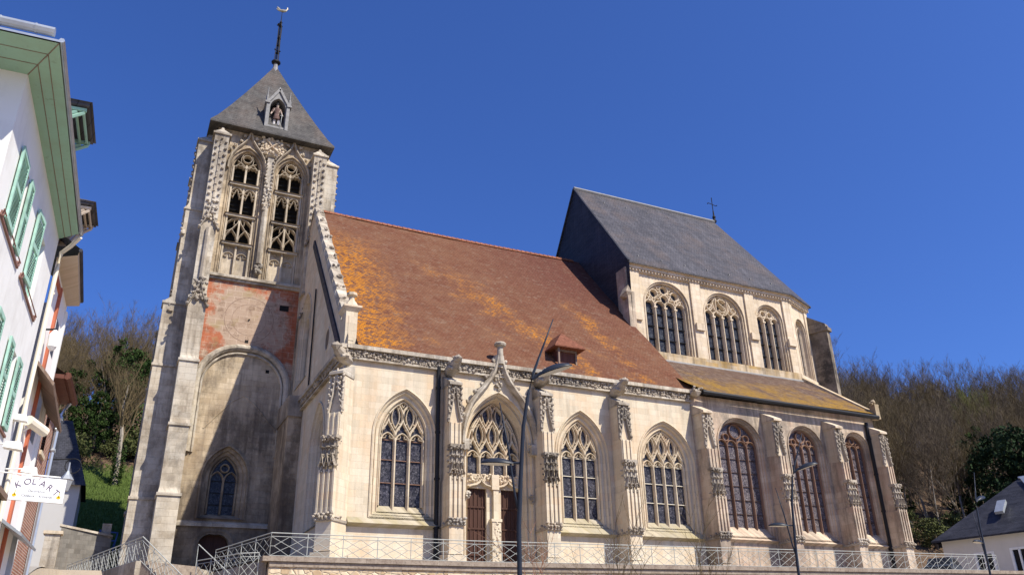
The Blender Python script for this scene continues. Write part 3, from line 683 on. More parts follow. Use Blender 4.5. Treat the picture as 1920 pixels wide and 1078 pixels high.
def buttress(fr, u, w, kind, zg=5.3, top=14.95, gar=True, clean='stone'):
    hw = w/2; b = MB()
    mat = M[clean]
    b.fbox(fr, u-hw-.1, u+hw+.1, zg-.4, 6.0, -1.38, 0.02)
    b.fslope(fr, u-hw-.1, u+hw+.1, 6.0, 6.12, -1.38, 0.02, .12)
    b.fbox(fr, u-hw, u+hw, 6.05, 9.55, -1.25, 0.02)
    b.fbox(fr, u-hw*.86, u+hw*.86, 9.5, 12.3, -1.02, 0.02)
    b.fslope(fr, u-hw*.86, u+hw*.86, 12.3, 12.42, -1.02, 0.02, .12)
    ub = MB(); ub.fbox(fr, u-hw*.84, u+hw*.84, 12.3, top-.62, -.86, 0.02)
    for k in (-.95, -.32, .32, .95):       # slender ribs up the front
        b.fbox(fr, u+k*hw-.045, u+k*hw+.045, 7.65, 9.6, -1.33, -1.2)
    for k in (-.8, 0, .8): b.fbox(fr, u+k*hw*.8-.035, u+k*hw*.8+.035, 11.2, 12.3, -1.08, -1.0)
    bo = b.build('buttress', mat, church)
    ub.build('upper_shaft', M['stone_trim'], bo)
    # leaf band
    lb = MB(); lb.fbox(fr, u-hw-.05, u+hw+.05, 7.33, 7.44, -1.33, .0)
    for k in range(5):
        uu = u-hw-.02+k*(w+.04)/4
        for j in range(3): lb.blob(fr(uu+rnd.uniform(-.05, .05), 7.62-j*.12+rnd.uniform(-.03, .03), -1.32-.06*(1-abs(j-1))), .095-.012*j, .3)
    for s in (-1, 1):
        for j in range(4): lb.blob(fr(u+s*(hw+.03), 7.5+rnd.uniform(-.12, .12), -1.2+j*.22), rnd.uniform(.06, .09), .3)
    lb.build('leaf_band', M['stone_carved'], bo)
    # canopy cluster: three hanging gabled canopies
    c = MB()
    c.fbox(fr, u-hw-.02, u+hw+.02, 11.02, 11.16, -1.36, -.9)
    for k in (-.68, 0, .68):
        uu = u+k*hw
        c.tube([fr(uu, 9.55, -1.22), fr(uu, 11.1, -1.2)], .055, 5)
        for s in (-1, 1): c.tube([fr(uu+s*.1, 9.8, -1.2), fr(uu+s*.1, 11.05, -1.18)], .025, 4)
        for j, z in enumerate((10.98, 10.62, 10.26, 9.9)):
            c.blob(fr(uu+rnd.uniform(-.02, .02), z, -1.3), .085, .3, (1.3, 1, .6))
            for s in (-1, 1): c.blob(fr(uu+s*.11, z-.05+rnd.uniform(-.03, .03), -1.24), .045, .3)
        c.bar2d(fr, [(uu-.15, 9.72), (uu-.06, 9.95), (uu, 10.3), (uu+.06, 9.95), (uu+.15, 9.72)], .05, -1.4, -1.2)
        c.blob(fr(uu, 9.5, -1.26), .07, .2)
    for s in (-1, 1):
        for j in range(5): c.blob(fr(u+s*(hw+.02), 9.8+j*.28, -1.1+rnd.uniform(-.1, .3)), rnd.uniform(.04, .07), .3)
    ornaments(c, fr, u, 9.7, 9.95, hw*.95, -1.32, 9, (.03, .055))
    ornaments(c, fr, u, 10.9, 11.14, hw, -1.36, 12, (.04, .07))
    c.build('canopy', M['stone_carved'], bo)
    # crocketed gablet
    g = MB()
    for s in (-1, 1):
        g.bar2d(fr, [(u+s*hw*.85, 12.45), (u+s*hw*.45, 13.15), (u+s*.04, 14.15)], .1, -1.04, -.8)
        for j in range(6):
            t = j/5; uu = u+s*(hw*.95*(1-t)+.12*t); z = 12.5+1.5*t
            g.blob(fr(uu, z, -1.0), .085, .3); g.blob(fr(uu+s*.05, z-.08, -.95), .06, .3)
        g.tube([fr(u+s*hw*.9, 12.3, -.95), fr(u+s*hw*.9, 13.9, -.93), fr(u+s*hw*.9, 14.3, -.93)], [.08, .07, .02], 5)
        for j in range(5): g.blob(fr(u+s*hw*.92, 12.9+j*.3, -1.0), .075, .3)
    g.tube([fr(u, 14.1, -.98), fr(u, 14.5, -.96)], [.06, .05], 5)
    ornaments(g, fr, u, 13.5, 14.35, hw*.75, -.94, 20, (.05, .1))
    g.build('gablet', M['stone_carved'], bo)
    cp = MB()
    cp.fslope(fr, u-hw*.95, u+hw*.95, top-.66, top, -1.08, .02, .58)
    cp.fbox(fr, u-hw*.95, u+hw*.95, top-.72, top-.64, -1.1, .02)
    cp.build('cap', M['stone_grey'] if kind == 'nave' else M['stone_clerestory'], bo)
    if gar: gargoyle(fr, u, 15.2, bo, .9)
    return bo
for u, w in ((14.66, .72), (19.82, .74), (24.62, .74)): buttress(SOUTH, u, w, 'nave')
buttress(SOUTH, 30.35, .70, 'choir', gar=False, top=15.1, clean='stone_choir')
for u, w in ((35.6, .66), (40.6, .66), (44.45, .64)): buttress(SOUTH, u, w, 'choir', gar=False, top=15.15, clean='stone_choir')
dg = Fr((9.42, 0.12, 0), -math.pi/4)
buttress(dg, 0.0, .80, 'nave', top=14.9)
gg = MB(); gg.blob((30.15, -0.35, 15.75), .34, .2, (1.1, 1.2, .8))
for k in range(8): gg.blob((30.15+rnd.uniform(-.35, .35), -.6+rnd.uniform(-.1, .1), 15.8+rnd.uniform(-.15, .2)), .1, .3)
gg.build('gargoyle', M['stone_carved'], church)

# ---- nave roof
rf = MB(); nx = 24; ny = 14
XE = 29.55
def roofz(y): return ZE + 0.02 + (y+0.3)*RS + 0.10*math.sin(math.pi*min(1, max(0, (y+.3)/12.2)))*-1
grid = []
for j in range(ny+1):
    for i in range(nx+1):
        yy = -0.32+(YR+0.32)*j/ny; xx = 9.75+(30.15-9.75)*i/nx
        sag = -0.12*math.sin(math.pi*i/nx)*(j/ny) + 0.09*mnoise.noise(Vector((xx*.5, yy*.5, 0)))
        grid.append((xx, yy, roofz(yy)+sag))
rf.add([Vector(p) for p in grid], [(j*(nx+1)+i, j*(nx+1)+i+1, (j+1)*(nx+1)+i+1, (j+1)*(nx+1)+i) for j in range(ny) for i in range(nx)])
rf.quad((9.75, YR, roofz(YR)), (30.15, YR, roofz(YR)), (30.15, 24.2, ZE), (9.75, 24.2, ZE))
rf.add([Vector((p[0], p[1], p[2]-.07)) for p in grid[:nx+1]] + [Vector(p) for p in grid[:nx+1]], [(i, i+1, nx+2+i, nx+1+i) for i in range(nx)])
roof = rf.build('nave_roof', M['tile'], church)
rd = MB(); n = 52
for i in range(n):
    xa = 9.9+i*(XE-9.9)/n; xb = xa+(XE-9.9)/n-.02; zz = roofz(YR)-0.12*math.sin(math.pi*(xa-9.75)/20.4)
    rd.hexa([(xa, YR-.17, zz-.09), (xb, YR-.17, zz-.09), (xb, YR+.17, zz-.09), (xa, YR+.17, zz-.09), (xa, YR-.05, zz+.14), (xb, YR-.05, zz+.1), (xb, YR+.05, zz+.1), (xa, YR+.05, zz+.14)])
rd.build('ridge_tiles', plain('ridge_tile', (0.22, 0.088, 0.05), .85, .3, 4), roof)
# dormer on the nave roof
dx, dyy = 22.0, 2.35
dm = MB(); dz0 = roofz(0.9)
dm.box(dx-.62, dx+.62, .5, 4.2, dz0-1.2, 17.64); dormer = dm.build('roof_dormer', M['dormer_wood'], church)
dd = MB(); dd.box(dx-.70, dx-.60, .15, .25, dz0-1.3, 17.68); dd.box(dx+.56, dx+.66, .42, .53, dz0-1.1, 17.64); dd.box(dx-.66, dx+.66, .40, .53, 17.46, 17.62); dd.build('frame', M['brown_wood'], dormer)
dd = MB(); a = .98
e = 17.66
dd.add([Vector(v) for v in ((dx-a, -.05, e), (dx+a, -.05, e), (dx+a, 4.6, e), (dx-a, 4.6, e), (dx, .95, e+1.15), (dx, 4.6, e+1.15), (dx-a, -.05, e-.08), (dx+a, -.05, e-.08), (dx-a, 4.6, e-.08), (dx+a, 4.6, e-.08))],
       [(0, 1, 4), (1, 2, 5, 4), (0, 4, 5, 3), (0, 6, 7, 1), (1, 7, 9, 2), (0, 3, 8, 6), (6, 8, 9, 7)])
dd.build('roof', M['tile_plain'], dormer)

# ---- west gable
holesw = []
def Ww(*a, **k):
    w, hl = window(church, *a, **k); holesw.append(hl)
Ww(fw_, -5.3, 8.3, 12.35, 1.05, 1.6, 2, 'flamboyant', PROF_NAVE, .9, M['stone_trim'], M['stone_trim'], M['glass_high'], .14, (9.4, 10.5), None, .1, sillmat=M['stone_dark'])
Ww(fw_, -11.5, 17.6, 21.2, 1.35, 2.0, 2, 'simple', PROF_ROUND, .5, M['stone_trim'], M['stone_trim'], M['glass_high'], .14)
gz = lambda y: 15.75+(y+.2)*RS+.25
yt_, apx = 24.0, YR
wv = MB()
wv.face_holes(fw_, [(0.0, 5.0), (0.0, gz(0.2)), (-apx, gz(apx)), (-21.5, gz(2*apx-21.5)), (-21.5, 5.0)], holesw)
# east side of the gable wall above the roof
wv.quad((XW+.5, 0.2, gz(.2)), (XW+.5, apx, gz(apx)), (XW+.5, apx, gz(apx)-1.4), (XW+.5, 0.2, gz(.2)-1.4))
wv.build('west_gable_wall', M['stone'], church)
oc = MB(); oc.bar2d(fw_, [(-4.7+.5*math.cos(a*math.pi/9), 17.9+.68*math.sin(a*math.pi/9)) for a in range(18)], .18, -.04, .1, closed=True)
oc.build('oculus', M['stone_trim'], church)
oc = MB(); oc.add([fw_(-4.7+.45*math.cos(a*math.pi/9), 17.9+.62*math.sin(a*math.pi/9), -.012) for a in range(18)], [tuple(range(18))]); oc.build('oculus_pane', M['glass_high'], church)
# raking coping: stepped slabs with crockets at each joint
cp = MB(); cr = MB(); crk = []; n = 11
for i in range(n):
    ya = 1.5+(apx-1.5)*i/n; yb = 1.5+(apx-1.5)*(i+1)/n
    za, zb = gz(ya), gz(yb)
    cp.hexa([(XW-.12, ya, za-.1), (XW+.62, ya, za-.1), (XW+.62, yb, zb-.1), (XW-.12, yb, zb-.1), (XW-.02, ya, za+.42), (XW+.5, ya, za+.42), (XW+.5, yb, zb+.27), (XW-.02, yb, zb+.27)])
    for k in range(7): cr.blob((XW+.24+rnd.uniform(-.2, .2), ya+.1+rnd.uniform(-.12, .12), za+.5+rnd.uniform(-.1, .14)), rnd.uniform(.07, .13), .3)
    crk.append(cr); cr = MB()
    ya2, yb2 = 2*apx-ya, 2*apx-yb
    cp.hexa([(XW-.12, ya2, za-.1), (XW+.62, ya2, za-.1), (XW+.62, yb2, zb-.1), (XW-.12, yb2, zb-.1), (XW-.02, ya2, za+.42), (XW+.5, ya2, za+.42), (XW+.5, yb2, zb+.27), (XW-.02, yb2, zb+.27)])
    for k in range(4): cr.blob((XW+.24+rnd.uniform(-.2, .2), ya2-.1+rnd.uniform(-.12, .12), za+.5+rnd.uniform(-.1, .14)), rnd.uniform(.07, .13), .3)
    crk.append(cr); cr = MB()
cop = cp.build('gable_coping', M['stone_grey'], church); [q_.build('crocket', M['stone_carved'], cop) for q_ in crk]
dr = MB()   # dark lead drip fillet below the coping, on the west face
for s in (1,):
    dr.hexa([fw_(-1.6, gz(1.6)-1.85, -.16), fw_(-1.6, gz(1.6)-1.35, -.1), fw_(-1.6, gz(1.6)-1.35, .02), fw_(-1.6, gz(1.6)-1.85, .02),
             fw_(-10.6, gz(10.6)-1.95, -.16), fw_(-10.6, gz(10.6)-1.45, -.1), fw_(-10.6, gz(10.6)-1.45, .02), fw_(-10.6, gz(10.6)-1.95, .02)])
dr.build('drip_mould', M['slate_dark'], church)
pn = MB()   # corner pinnacle block
pxa, pxb, pya, pyb = 9.14, 9.74, 0.2, 1.1
pn.box(pxa, pxb, pya, pyb, 15.9, 17.9); pn.box(pxa+.14, pxb-.14, pya-.02, pya+.02, 16.3, 17.6)
pn.hexa([(pxa, pya, 17.85), (pxb, pya, 17.85), (pxb, pyb, 17.85), (pxa, pyb, 17.85), (pxa-.16, pya-.16, 18.08), (pxb+.16, pya-.16, 18.08), (pxb+.16, pyb+.16, 18.08), (pxa-.16, pyb+.16, 18.08)])
pn.box(pxa-.17, pxb+.17, pya-.17, pyb+.17, 18.08, 18.18)
pn.lathe(((pxa+pxb)/2, (pya+pyb)/2-.2, 0), [(.42, 18.18), (.3, 18.38), (.16, 18.55), (.14, 18.75), (.28, 18.82), (.28, 18.96), (.1, 19.0)], 8)
pn.build('pinnacle', M['stone_trim'], church)
pp = MB(); pp.tube([(XW-.1, 8.7, 22.6), (XW-.1, 8.5, 16.0)], .05, 6); pp.build('conductor_cable', M['pipe'], church)
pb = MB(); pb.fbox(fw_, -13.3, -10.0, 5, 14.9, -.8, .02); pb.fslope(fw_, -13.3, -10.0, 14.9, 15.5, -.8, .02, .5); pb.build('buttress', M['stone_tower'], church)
pb = MB(); pb.fbox(fw_, -13.4, -9.9, 14.85, 16.1, -.86, .02); pb.build('buttress_head', M['stone_carved'], church)
# drainpipes
for px, mname in ((14.05, 'pipe'), (44.12, 'pipe')):
    p_ = MB(); p_.tube([(px, -.16, 15.35), (px, -.16, 5.4)], .115, 8)
    for z in (7.3, 9.6, 11.9, 14.2): p_.tube([(px, -.16, z), (px, -.16, z+.1)], .15, 8)
    p_.build('drainpipe', M['pipe'], church)

# ---- choir
YC = 5.5; FC = south(YC); ZC = 26.9
holes = []
for c, w, lt, sty, spr in ((33.28, 1.72, 4, 'circles', 24.16), (38.36, 1.62, 4, 'letters', 24.2), (42.66, 1.08, 3, 'circles', 24.5)):
    W(FC, c, 20.75, spr, w, min(w, 25.80-spr), lt, sty, PROF_HIGH, .5, M['stone_clerestory'], M['stone_clerestory'], M['glass_high'], .17, (21.7, 22.65, 23.6), M['iron'], .05, td=.30)
wl = MB(); wl.face_holes(FC, [(30.2, 19.0), (44.75, 19.0), (44.75, ZC-.3), (30.2, ZC-.3)], holes)
wl.quad((30.2, YC, 15), (30.2, 18.4, 15), (30.2, 18.4, ZC), (30.2, YC, ZC))
fa = Fr((44.75, YC, 0), math.radians(22.5)); holes = []
W(fa, 1.75, 20.75, 24.5, .72, .72, 2, 'simple', PROF_HIGH, .5, M['stone_clerestory'], M['stone_clerestory'], M['glass_high'], .15, (21.7, 22.65, 23.6), M['iron'])
wl.face_holes(fa, [(0, 17.0), (3.3, 17.0), (3.3, ZC-.3), (0, ZC-.3)], holes)
wl.quad((47.8, 6.76, 15), (47.8, 17.0, 15), (47.8, 17.0, ZC-.3), (47.8, 6.76, ZC-.3)); wl.quad((47.8, 17.0, 15), (44.75, 18.4, 15), (44.75, 18.4, ZC-.3), (47.8, 17.0, ZC-.3))
wl.build('clerestory_wall', M['stone_clerestory'], church)
tm = MB()
for a, b in ((30.2, 31.0), (35.42, 36.3), (40.42, 41.25), (44.1, 44.72)): tm.fbox(FC, a, b, 20.2, ZC-.3, -.14, .02)
sb_ = MB(); sb_.fbox(FC, 30.2, 44.8, 19.85, 20.5, -.2, .02); sb_.fslope(FC, 30.2, 44.8, 20.5, 20.72, -.2, .3, .2); sb_.build('sill_band', M['stone_ochre'], church)
for fr, a, b in ((FC, 30.1, 44.86), (fa, 0, 3.35)):
    tm.fbox(fr, a, b, ZC-.55, ZC-.35, -.16, .1); tm.fbox(fr, a, b, ZC-.35, ZC-.15, -.3, .1); tm.fbox(fr, a, b, ZC-.15, ZC, -.42, .1)
    u = a+.05
    while u < b: tm.fbox(fr, u, u+.13, ZC-.48, ZC-.35, -.26, .05); u += .27
for u in (30.55, 35.86, 40.83, 44.4): tm.fbox(FC, u-.36, u+.36, 22.62, 23.15, -.3, .02)
tm.fbox(fa, 0, .5, 17, ZC-.3, -.1, .02); tm.fbox(fa, 2.8, 3.3, 17, ZC-.3, -.1, .02); tm.fbox(fa, 0, 3.3, 19.85, 20.5, -.2, .02)
tm.build('clerestory_trim', M['stone_clerestory'], church)
wb = MB(); wb.fbox(Fr((30.2, 0, 0), -math.pi/2), -6.6, -5.4, 15, ZC-.3, -.3, .02); wb.box(29.75, 30.3, 5.1, 5.9, 16.0, 24.6); wb.blob((29.8, 5.4, 24.5), .5, .3); wb.build('corner_pier', M['stone_choir'], church)
# choir roof with hipped apse
cr_ = MB(); e0 = YC-.5; e1 = 2*YR-e0; zr = 36.55
A = [Vector(v) for v in ((30.0, e0, ZC), (44.9, e0, ZC), (48.15, 6.35, ZC), (48.15, 17.45, ZC), (44.9, e1, ZC), (30.0, e1, ZC), (30.0, YR, zr), (44.3, YR, zr))]
cr_.add(A, [(0, 1, 7, 6), (1, 2, 7), (2, 3, 7), (3, 4, 7), (4, 5, 6, 7)])
low = [a_-Vector((0, 0, .12)) for a_ in A[:6]]
cr_.add(A[:6]+low, [(i, i+1, 7+i, 6+i) for i in range(5)])
choir_roof = cr_.build('choir_roof', M['slate'], church)
gb = MB(); gb.add([Vector(v) for v in ((30.02, e0, ZC-.12), (30.02, YR, zr), (30.02, e1, ZC-.12), (30.02, e1, 17), (30.02, e0+.2, 17))], [(0, 1, 2, 3, 4)])
gb.tube([(29.98, e0, ZC), (29.98, YR, zr)], .09, 5); gb.tube([(29.98, e1, ZC), (29.98, YR, zr)], .09, 5)
gb.build('slate_hung_gable', M['slate_dark'], church)
rl = MB(); rl.tube([(30.0, YR, zr+.04), (44.3, YR, zr+.04)], .16, 6); rl.build('lead_ridge', M['lead'], choir_roof)
hk = MB()
for i in range(7):
    hk.box(31.2+i*2.05, 31.26+i*2.05, e0+.55, e0+.68, ZC+.80, ZC+.94)
for i in range(6):
    hk.box(32.2+i*2.1, 32.25+i*2.1, YR-1.0, YR-.9, zr-1.36, zr-1.25)
hk.build('roof_hooks', M['lead'], choir_roof)
x_ = MB(); bx, by = 44.35, YR
x_.lathe((bx, by, 0), [(.16, zr), (.2, zr+.15), (.1, zr+.35), (.16, zr+.55), (.07, zr+.75), (.05, zr+1.2)], 8)
x_.tube([(bx, by, zr+.6), (bx, by, zr+2.5)], .035, 6)
x_.tube([(bx-.5, by-.1, zr+1.85), (bx+.5, by+.1, zr+1.85)], .03, 6)
for a, b in (((0, 2.5), (.1, 2.6)), ((-.5, 1.85), (-.6, 1.95)), ((.5, 1.85), (.6, 1.95))): x_.blob((bx+a[0], by, zr+a[1]), .06, .2)
x_.build('roof_cross', M['iron'], church)
# lean-to roof over the choir aisle
lt = MB(); n = 18; m = 8; grid = []
for j in range(m+1):
    for i in range(n+1):
        yy = -.42+(YC+.32)*j/m; xx = 29.6+(44.85-29.6)*i/n
        lift = .35*smooth_step(31.2, 29.6, xx)*(1-j/m)
        grid.append((xx, yy, 15.95+(20.0-15.95)*j/m+lift+.03*mnoise.noise(Vector((xx*.6, yy*.6, 5)))))
lt.add([Vector(p) for p in grid], [(j*(n+1)+i, j*(n+1)+i+1, (j+1)*(n+1)+i+1, (j+1)*(n+1)+i) for j in range(m) for i in range(n)])
lt.quad((44.85, YC-.1, 20.0), (47.8, 6.7, 20.0), (48.5, 5.0, 15.9), (44.85, -.4, 15.95))
lean = lt.build('aisle_roof', M['tile_low'], church)
gt = MB(); gt.tube([(30.6, -.5, 15.82), (44.95, -.5, 15.7)], .15, 8); gt.build('gutter', M['pipe'], church)
fl = MB(); fl.hexa([(30.3, YC-.35, 19.78), (44.9, YC-.35, 19.78), (44.9, YC-.1, 19.9), (30.3, YC-.1, 19.9), (30.3, YC-.35, 19.86), (44.9, YC-.35, 19.86), (44.9, YC-.15, 20.05), (30.3, YC-.15, 20.05)]); fl.build('flashing', M['lead'], lean)
cg = MB()
cg.hexa([(44.75, -.3, 15.9), (45.2, -.3, 15.9), (45.2, YC, 20.1), (44.75, YC, 20.1), (44.8, -.3, 16.12), (45.15, -.3, 16.12), (45.15, YC, 20.32), (44.8, YC, 20.32)])
cg.box(44.8, 45.15, -.55, -.1, 15.6, 16.6); cg.blob((44.97, -.3, 16.75), .2, .2, (1, 1, 1.1))
for k in range(8): cg.blob((44.97+rnd.uniform(-.25, .25), -.3+rnd.uniform(-.2, .2), 16.62+rnd.uniform(-.1, .2)), .08, .3)
cg.build('aisle_coping', M['stone_ochre'], church)
# apse buttress seen edge-on
ab = MB(); fb = Fr((47.75, 6.75, 0), math.radians(22.5))
ab.fbox(fb, -.1, .5, 6, 24.7, -1.5, .3); ab.hexa([fb(-.1, 24.7, -1.5), fb(.5, 24.7, -1.5), fb(.5, 24.7, .3), fb(-.1, 24.7, .3), fb(-.1, 25.1, -1.45), fb(.5, 25.1, -1.45), fb(.5, 26.3, .3), fb(-.1, 26.3, .3)])
ab.fbox(fb, -.2, .6, 24.5, 24.8, -1.65, .3)
ab.build('apse_buttress', M['stone_black'], church)
# closing walls and the north side
nw = MB(); nw.quad((9.3, 24.2, 5), (47, 24.2, 5), (47, 24.2, 15.9), (9.3, 24.2, 15.9)); nw.quad((30, 24.2, 15.9), (45, 24.2, 15.9), (45, 18.3, 20), (30, 18.3, 20)); nw.quad((30.2, 18.4, 15), (44.75, 18.4, 15), (44.75, 18.4, ZC), (30.2, 18.4, ZC))
nw.quad((47, 24.2, 5), (49, 12, 5), (49, 12, 16), (47, 24.2, 16)); nw.quad((49, 12, 5), (44.95, 9, 5), (44.95, 9, 16), (49, 12, 16)); nw.quad((49, 12, 16), (47, 24.2, 16), (46, 17, 20), (47, 9, 20))
nw.build('north_wall', M['stone_choir'], church)
# ------------------------------------------------------------------ tower
YT = 14.0; FT = south(YT); TX0, TX1 = 2.55, 9.9; TZ = 36.0; TCX, TCY = 6.2, 17.65
tw = MB(); holes = []
PB = [(.34, 0), (.33, -.06), (.26, -.08), (.24, .08), (.17, .12), (.16, .04), (.10, .08), (.08, .3), (.02, .34), (0, .75)]
for c in (4.72, 7.76):
    w = .86; sp = 33.35; h = 1.32
    mb = MB(); loops = [[FT(u, v, d) for u, v in arch_loop(c, sp, w, h, off, 25.0, 12)] for off, d in PB]
    m = len(loops[0]); mb.add([q for l in loops for q in l], [(i*m+k, i*m+k+1, (i+1)*m+k+1, (i+1)*m+k) for i in range(len(loops)-1) for k in range(m-1)])
    for i in range(len(loops)-1): mb.quad(loops[i][0], loops[i][-1], loops[i+1][-1], loops[i+1][0])
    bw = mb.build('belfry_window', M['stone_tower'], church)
    holes.append(arch_loop(c, sp, w, h, PB[0][0], 25.0, 12))
    t = MB()
    # ogee hood
    for s in (-1, 1):
        t.bar2d(FT, [(c+s*x, z) for x, z in ((1.28, 33.0), (1.27, 33.5), (1.12, 34.15), (.82, 34.7), (.5, 35.1), (.26, 35.45), (.1, 35.85), (.02, 36.2))], .17, -.26, .02)
        for x, z in ((.95, 34.75), (.62, 35.15), (.45, 35.6), (1.2, 34.3)):
            for k in range(3): t.blob(FT(c+s*x+rnd.uniform(-.08, .08), z+.2+rnd.uniform(-.08, .08), -.14), rnd.uniform(.07, .12), .3)
    # transoms
    for z in (32.0, 29.55, 27.4):
        t.fbox(FT, c-w-.12, c+w+.12, z-.16, z, -.05, .75); t.fslope(FT, c-w-.18, c+w+.18, z, z+.1, -.14, .4, .1)
    t.fbox(FT, c-.06, c+.06, 25, 33.6, .12, .75)
    for s in (-1, 1): t.fbox(FT, c+s*w-.06, c+s*w+.06, 25, 33.4, .08, .75)
    p = w
    # stage one: tracery head with an oculus
    ts = lambda u, v: inside_arch(u, v, c, sp, w, h, 0)
    t.bar2d(FT, [(c+.30*math.cos(a*math.pi/8), 34.12+.30*math.sin(a*math.pi/8)) for a in range(16)], .09, .1, .5, closed=True)
    for s in (-1, 1):
        for pts in ([(c, 33.2), (c+s*.1, 33.5), (c+s*.38, 33.75), (c+s*.42, 34.1), (c+s*.3, 34.4)], [(c+s*.06, 33.35), (c+s*.42, 33.72), (c+s*.8, 33.35)],
                    [(c+s*.15, 33.35), (c+s*.3, 33.52), (c+s*.43, 33.45)], [(c+s*.72, 33.35), (c+s*.58, 33.52), (c+s*.43, 33.45)], [(c+s*.42, 33.72), (c+s*.62, 33.85)]):
            for run in clip_runs(pts, ts): t.bar2d(FT, run, .08, .12, .5)
    # stage two: cusped lights
    for s in (-1, 1):
        lc = c+s*p/2
        t.bar2d(FT, arch_loop(lc, 31.2, p/2-.03, .5, 0, 31.15, 7)[1:-1], .1, .1, .5)
        for q in (-1, 1):
            t.bar2d(FT, [(lc+q*.34, 31.3), (lc+q*.13, 31.22), (lc+q*.1, 31.42), (lc, 31.55)], .07, .14, .45)
            t.bar2d(FT, [(lc+q*.36, 31.05), (lc+q*.22, 30.95), (lc+q*.18, 31.15)], .06, .14, .45)
        t.fbox(FT, lc-p/2, lc+p/2, 31.66, 31.9, .2, .7)
    # stage three: a branching quatrefoil
    z0 = 27.5
    for s in (-1, 1):
        t.bar2d(FT, [(c, z0+1.9), (c+s*.12, z0+1.45), (c+s*.42, z0+1.0), (c+s*.75, z0+.55), (c+s*.84, z0+.05)], .09, .1, .5)
        t.bar2d(FT, [(c+s*.84, z0+1.0), (c+s*.78, z0+1.45), (c+s*.5, z0+1.72), (c, z0+1.86)], .08, .1, .5)
        t.bar2d(FT, [(c+s*.02, z0+.05), (c+s*.12, z0+.55), (c+s*.42, z0+.95)], .08, .12, .5)
        t.bar2d(FT, [(c+s*.84, z0+.7), (c+s*.62, z0+.85), (c+s*.45, z0+1.0)], .07, .12, .5)
        t.bar2d(FT, [(c+s*.3, z0+1.7), (c+s*.34, z0+1.42), (c+s*.2, z0+1.3)], .06, .14, .45)
    t.build('tracery', M['stone_tower_trim'], bw)
    bl = MB()
    for s in (-1, 1): bl.bar2d(FT, arch_loop(c+s*p/2, 26.35, p/2-.05, .42, 0, 25.1, 7), .08, .22, .4)
    for s in (-1, 1):
        for q in (-1, 1): bl.bar2d(FT, [(c+s*p/2+q*.33, 26.5), (c+s*p/2+q*.1, 26.42), (c+s*p/2+q*.08, 26.6)], .07, .25, .4)
    bl.fbox(FT, c-w, c+w, 25.0, 27.3, .36, .6)
    for s in (-1, 1): bl.blob(FT(c+s*p/2, 27.1, .3), .08, .1)
    bl.build('blind_panel', M['stone_tower_trim'], bw)
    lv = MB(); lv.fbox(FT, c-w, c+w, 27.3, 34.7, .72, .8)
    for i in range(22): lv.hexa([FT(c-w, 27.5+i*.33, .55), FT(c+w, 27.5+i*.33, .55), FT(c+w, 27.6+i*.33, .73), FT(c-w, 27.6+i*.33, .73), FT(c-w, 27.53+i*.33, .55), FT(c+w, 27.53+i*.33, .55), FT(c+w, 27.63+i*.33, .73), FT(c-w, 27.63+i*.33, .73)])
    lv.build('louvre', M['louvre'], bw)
# lower pointed window and door
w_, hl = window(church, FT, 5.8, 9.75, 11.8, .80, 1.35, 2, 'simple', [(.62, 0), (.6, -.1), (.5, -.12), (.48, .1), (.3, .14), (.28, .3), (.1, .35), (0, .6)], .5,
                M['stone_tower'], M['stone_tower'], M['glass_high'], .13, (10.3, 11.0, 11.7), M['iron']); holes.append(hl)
dl = arch_loop(5.62, 7.9, .85, .62, 0, 5.0, 8); holes.append(dl)
tw.face_holes(FT, [(TX0, 4.5), (TX1, 4.5), (TX1, TZ), (TX0, TZ)], holes)
tw.quad((TX0, YT, 4.5), (TX0, 21.3, 4.5), (TX0, 21.3, TZ), (TX0, YT, TZ)); tw.quad((TX1, YT, 4.5), (TX1, 21.3, 4.5), (TX1, 21.3, TZ), (TX1, YT, TZ)); tw.quad((TX0, 21.3, 4.5), (TX1, 21.3, 4.5), (TX1, 21.3, TZ), (TX0, 21.3, TZ))
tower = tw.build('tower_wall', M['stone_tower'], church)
d_ = MB(); d_.add([FT(u, v, .45) for u, v in dl], [tuple(range(len(dl)))])
for i in range(6): d_.fbox(FT, 4.85+i*.3, 4.87+i*.3, 5, 8.1, .42, .46)
d_.build('door', M['door'], tower)
d_ = MB(); a, b = [FT(u, v, 0) for u, v in dl], [FT(u, v, .46) for u, v in dl]; n = len(dl)
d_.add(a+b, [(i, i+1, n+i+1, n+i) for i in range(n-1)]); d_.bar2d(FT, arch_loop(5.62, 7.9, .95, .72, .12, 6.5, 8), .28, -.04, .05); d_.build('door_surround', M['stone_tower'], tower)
M_ = None
ts_ = MB()
ts_.fbox(FT, 3.2, 9.3, 24.72, 24.86, -.3, .02); ts_.fslope(FT, 3.2, 9.3, 24.86, 25.05, -.3, .02, .16); ts_.fbox(FT, 3.2, 9.3, 24.55, 24.72, -.16, .02)
ts_.build('string_course', M['stone_grey'], tower); ts_ = MB()
ts_.fbox(FT, 3.2, 9.3, 8.95, 9.1, -.14, .02); ts_.fslope(FT, 3.2, 9.3, 9.1, 9.28, -.14, .02, .15)
ts_.build('string_course', M['stone_grey'], tower); ts_ = MB()
ts_.bar2d(FT, arch_loop(6.15, 17.55, 2.75, 2.5, 0, 13.2, 14), .42, -.26, .02)
ts_.bar2d(FT, arch_loop(6.15, 17.45, 2.45, 2.2, 0, 13.2, 14), .16, -.14, .02)
ts_.build('relieving_arch', M['stone_grey'], tower); ts_ = MB()
ts_.bar2d(FT, [(4.2, 14.7), (5.0, 15.7), (5.7, 16.55), (6.35, 16.95), (7.0, 16.5), (7.7, 15.75), (8.5, 14.9)], .10, -.035, .02)
ts_.build('gable_scar', M['stone_tower'], tower)
